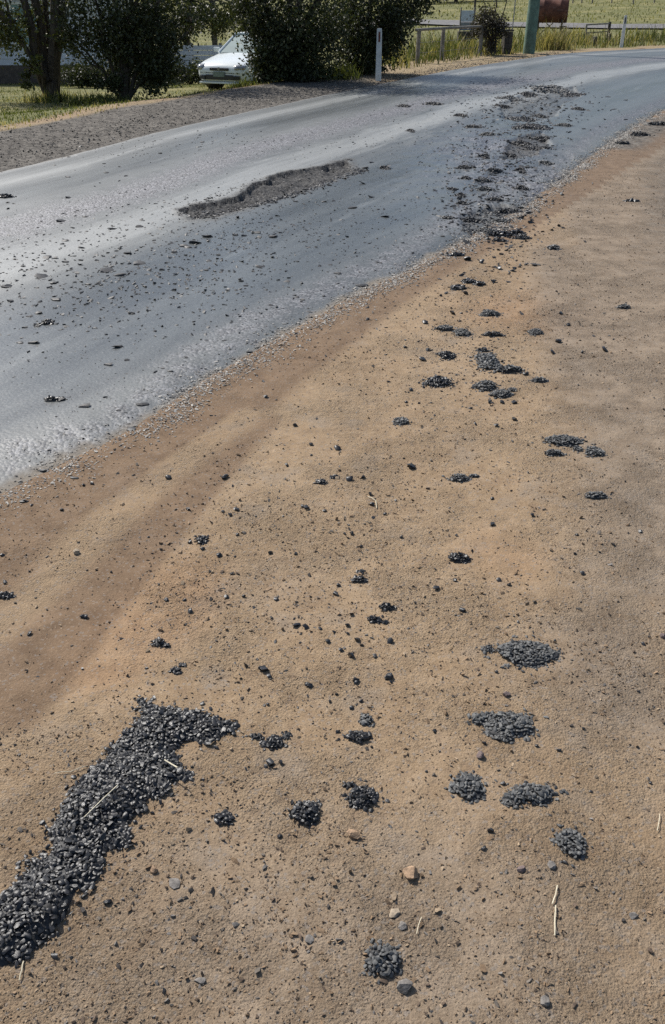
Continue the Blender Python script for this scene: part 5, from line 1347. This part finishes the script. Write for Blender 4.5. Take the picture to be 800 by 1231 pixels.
# ------------------------------------------------------------------ parked car
cp = gp(265, 104, 28.2)
car = empty('parked_car', cp, R(-24))
STN = [(0.00, .50, .27, .50, .545), (0.03, .66, .24, .56, .60), (0.09, .75, .21, .60, .655), (0.22, .80, .19, .645, .71), (0.5, .835, .18, .70, .775), (0.9, .845, .18, .76, .845), (1.3, .85, .18, .82, .91), (1.5, .85, .18, .85, .93), (2.2, .85, .18, .88, .94), (3.2, .85, .18, .90, .95), (3.7, .84, .22, .91, .985), (4.15, .81, .26, .89, .98), (4.4, .74, .32, .82, .93), (4.48, .60, .38, .70, .80)]
def ring(s):
    y, w_, zb, zs, zt = s
    h = [(0.0, zb), (0.72 * w_, zb), (0.95 * w_, zb + .07), (w_, zb + .2), (w_, (zb + zs) / 2 + .06), (0.975 * w_, zs), (0.90 * w_, zs + (zt - zs) * .6), (0.66 * w_, zt), (0.33 * w_, zt + .018), (0.0, zt + .022)]
    return [(x, y, z) for x, z in h] + [(-x, y, z) for x, z in h[-2:0:-1]]
V, F = [], []; nr = 18
for s in STN: V += ring(s)
for i in range(len(STN) - 1):
    for k in range(nr): F.append((i * nr + k, i * nr + (k + 1) % nr, (i + 1) * nr + (k + 1) % nr, (i + 1) * nr + k))
F.append(tuple(range(nr))[::-1]); F.append(tuple((len(STN) - 1) * nr + k for k in range(nr)))
MB().add(V, F).build('body', M['car_paint'], car, True)
# glasshouse: windscreen, side glass, rear glass, roof, pillars
g0 = [(-.70, 1.22, .915), (.70, 1.22, .915), (.74, 3.75, .955), (-.74, 3.75, .955)]; g1 = [(-.54, 2.02, 1.38), (.54, 2.02, 1.38), (.55, 3.1, 1.38), (-.55, 3.1, 1.38)]
for nm, a_, b_ in (('windscreen', 0, 1), ('side_glass', 1, 2), ('rear_window', 2, 3), ('side_glass', 3, 0)):
    MB().add([g0[a_], g0[b_], g1[b_], g1[a_]], [(0, 1, 2, 3)]).build(nm, M['car_glass'], car)
MB().box((0, 2.56, 1.392), (1.12, 1.14, 0.055), None, 0.022).build('roof', M['car_paint'], car, True)
for a_ in range(4): MB().tube([g0[a_], g1[a_]], 0.035, 8).build('pillar', M['car_paint'], car, True)
for sx in (-1, 1): MB().tube([(sx * .73, 2.5, .94), (sx * .553, 2.55, 1.39)], 0.035, 8).build('pillar', M['plastic'], car, True)
for sx in (-1, 1):
    bm = bmesh.new(); bmesh.ops.create_uvsphere(bm, u_segments=14, v_segments=8, radius=1)
    for v in bm.verts: v.co = Vector((sx * .60 + v.co.x * .19 + 0, 0.085 + v.co.y * .11 + abs(v.co.x * .19 + .1 * sx * sx) * 0.3, .595 + v.co.z * .085 + v.co.y * 0.02))
    me = bpy.data.meshes.new('headlight'); bm.to_mesh(me); bm.free(); me.materials.append(M['chrome']); me.polygons.foreach_set('use_smooth', [True] * len(me.polygons)); hl = link('headlight', me, car)
    MB().box((sx * .72, 0.10, .575), (0.06, 0.05, 0.05), None, 0.012).build('indicator', M['amber'], hl)
    MB().box((sx * .56, 0.012, .335), (0.22, 0.09, 0.11), (0, 0, sx * 0.35), 0.015).build('fog_light_recess', M['plastic'], car)
    mi = MB().box((sx * .90, 1.45, .98), (0.19, 0.10, 0.13), None, 0.035).build('mirror', M['car_paint'], car, True); MB().tube([(sx * .78, 1.45, .93), (sx * .88, 1.45, .96)], 0.02, 6).build('bracket', M['plastic'], mi)
    for y in (0.86, 3.45):
        wh_ = MB().tube([(sx * .64, y, .30), (sx * .66, y, .30), (sx * .82, y, .30), (sx * .852, y, .30)], [0.26, 0.305, 0.305, 0.27], 24).build('wheel', M['rubber'], car, True)
        MB().tube([(sx * .80, y, .30), (sx * .857, y, .30)], [0.19, 0.18], 20).build('rim', M['alloy'], wh_, True)
        MB().tube([(sx * .5, y, .31), (sx * .853, y, .31)], [0.35, 0.345], 24).build('wheel_arch', M['plastic'], car, True)
gr = MB().box((0, -0.005, .555), (0.62, 0.05, 0.075), None, 0.02).build('grille', M['plastic'], car)
MB().tube([(0, -.03, .57), (0, -.045, .57)], [.045, .04], 12).build('badge', M['chrome'], gr)
MB().box((0, -0.005, .345), (0.92, 0.06, 0.13), None, 0.02).build('lower_intake', M['plastic'], car)
MB().box((0.0, -0.036, .425), (0.37, 0.015, 0.135), None, 0.004).build('number_plate', M['plate'], car)
MB().box((0, 0.05, .20), (1.36, 0.16, 0.05), None, 0.015).build('front_lip', M['car_paint'], car, True)
tag(car, 'white silver sedan parked nose out on the grass, rear hidden by the big shrub', 'car')

SC.cycles.max_bounces = 6
SC.cycles.use_denoising = False
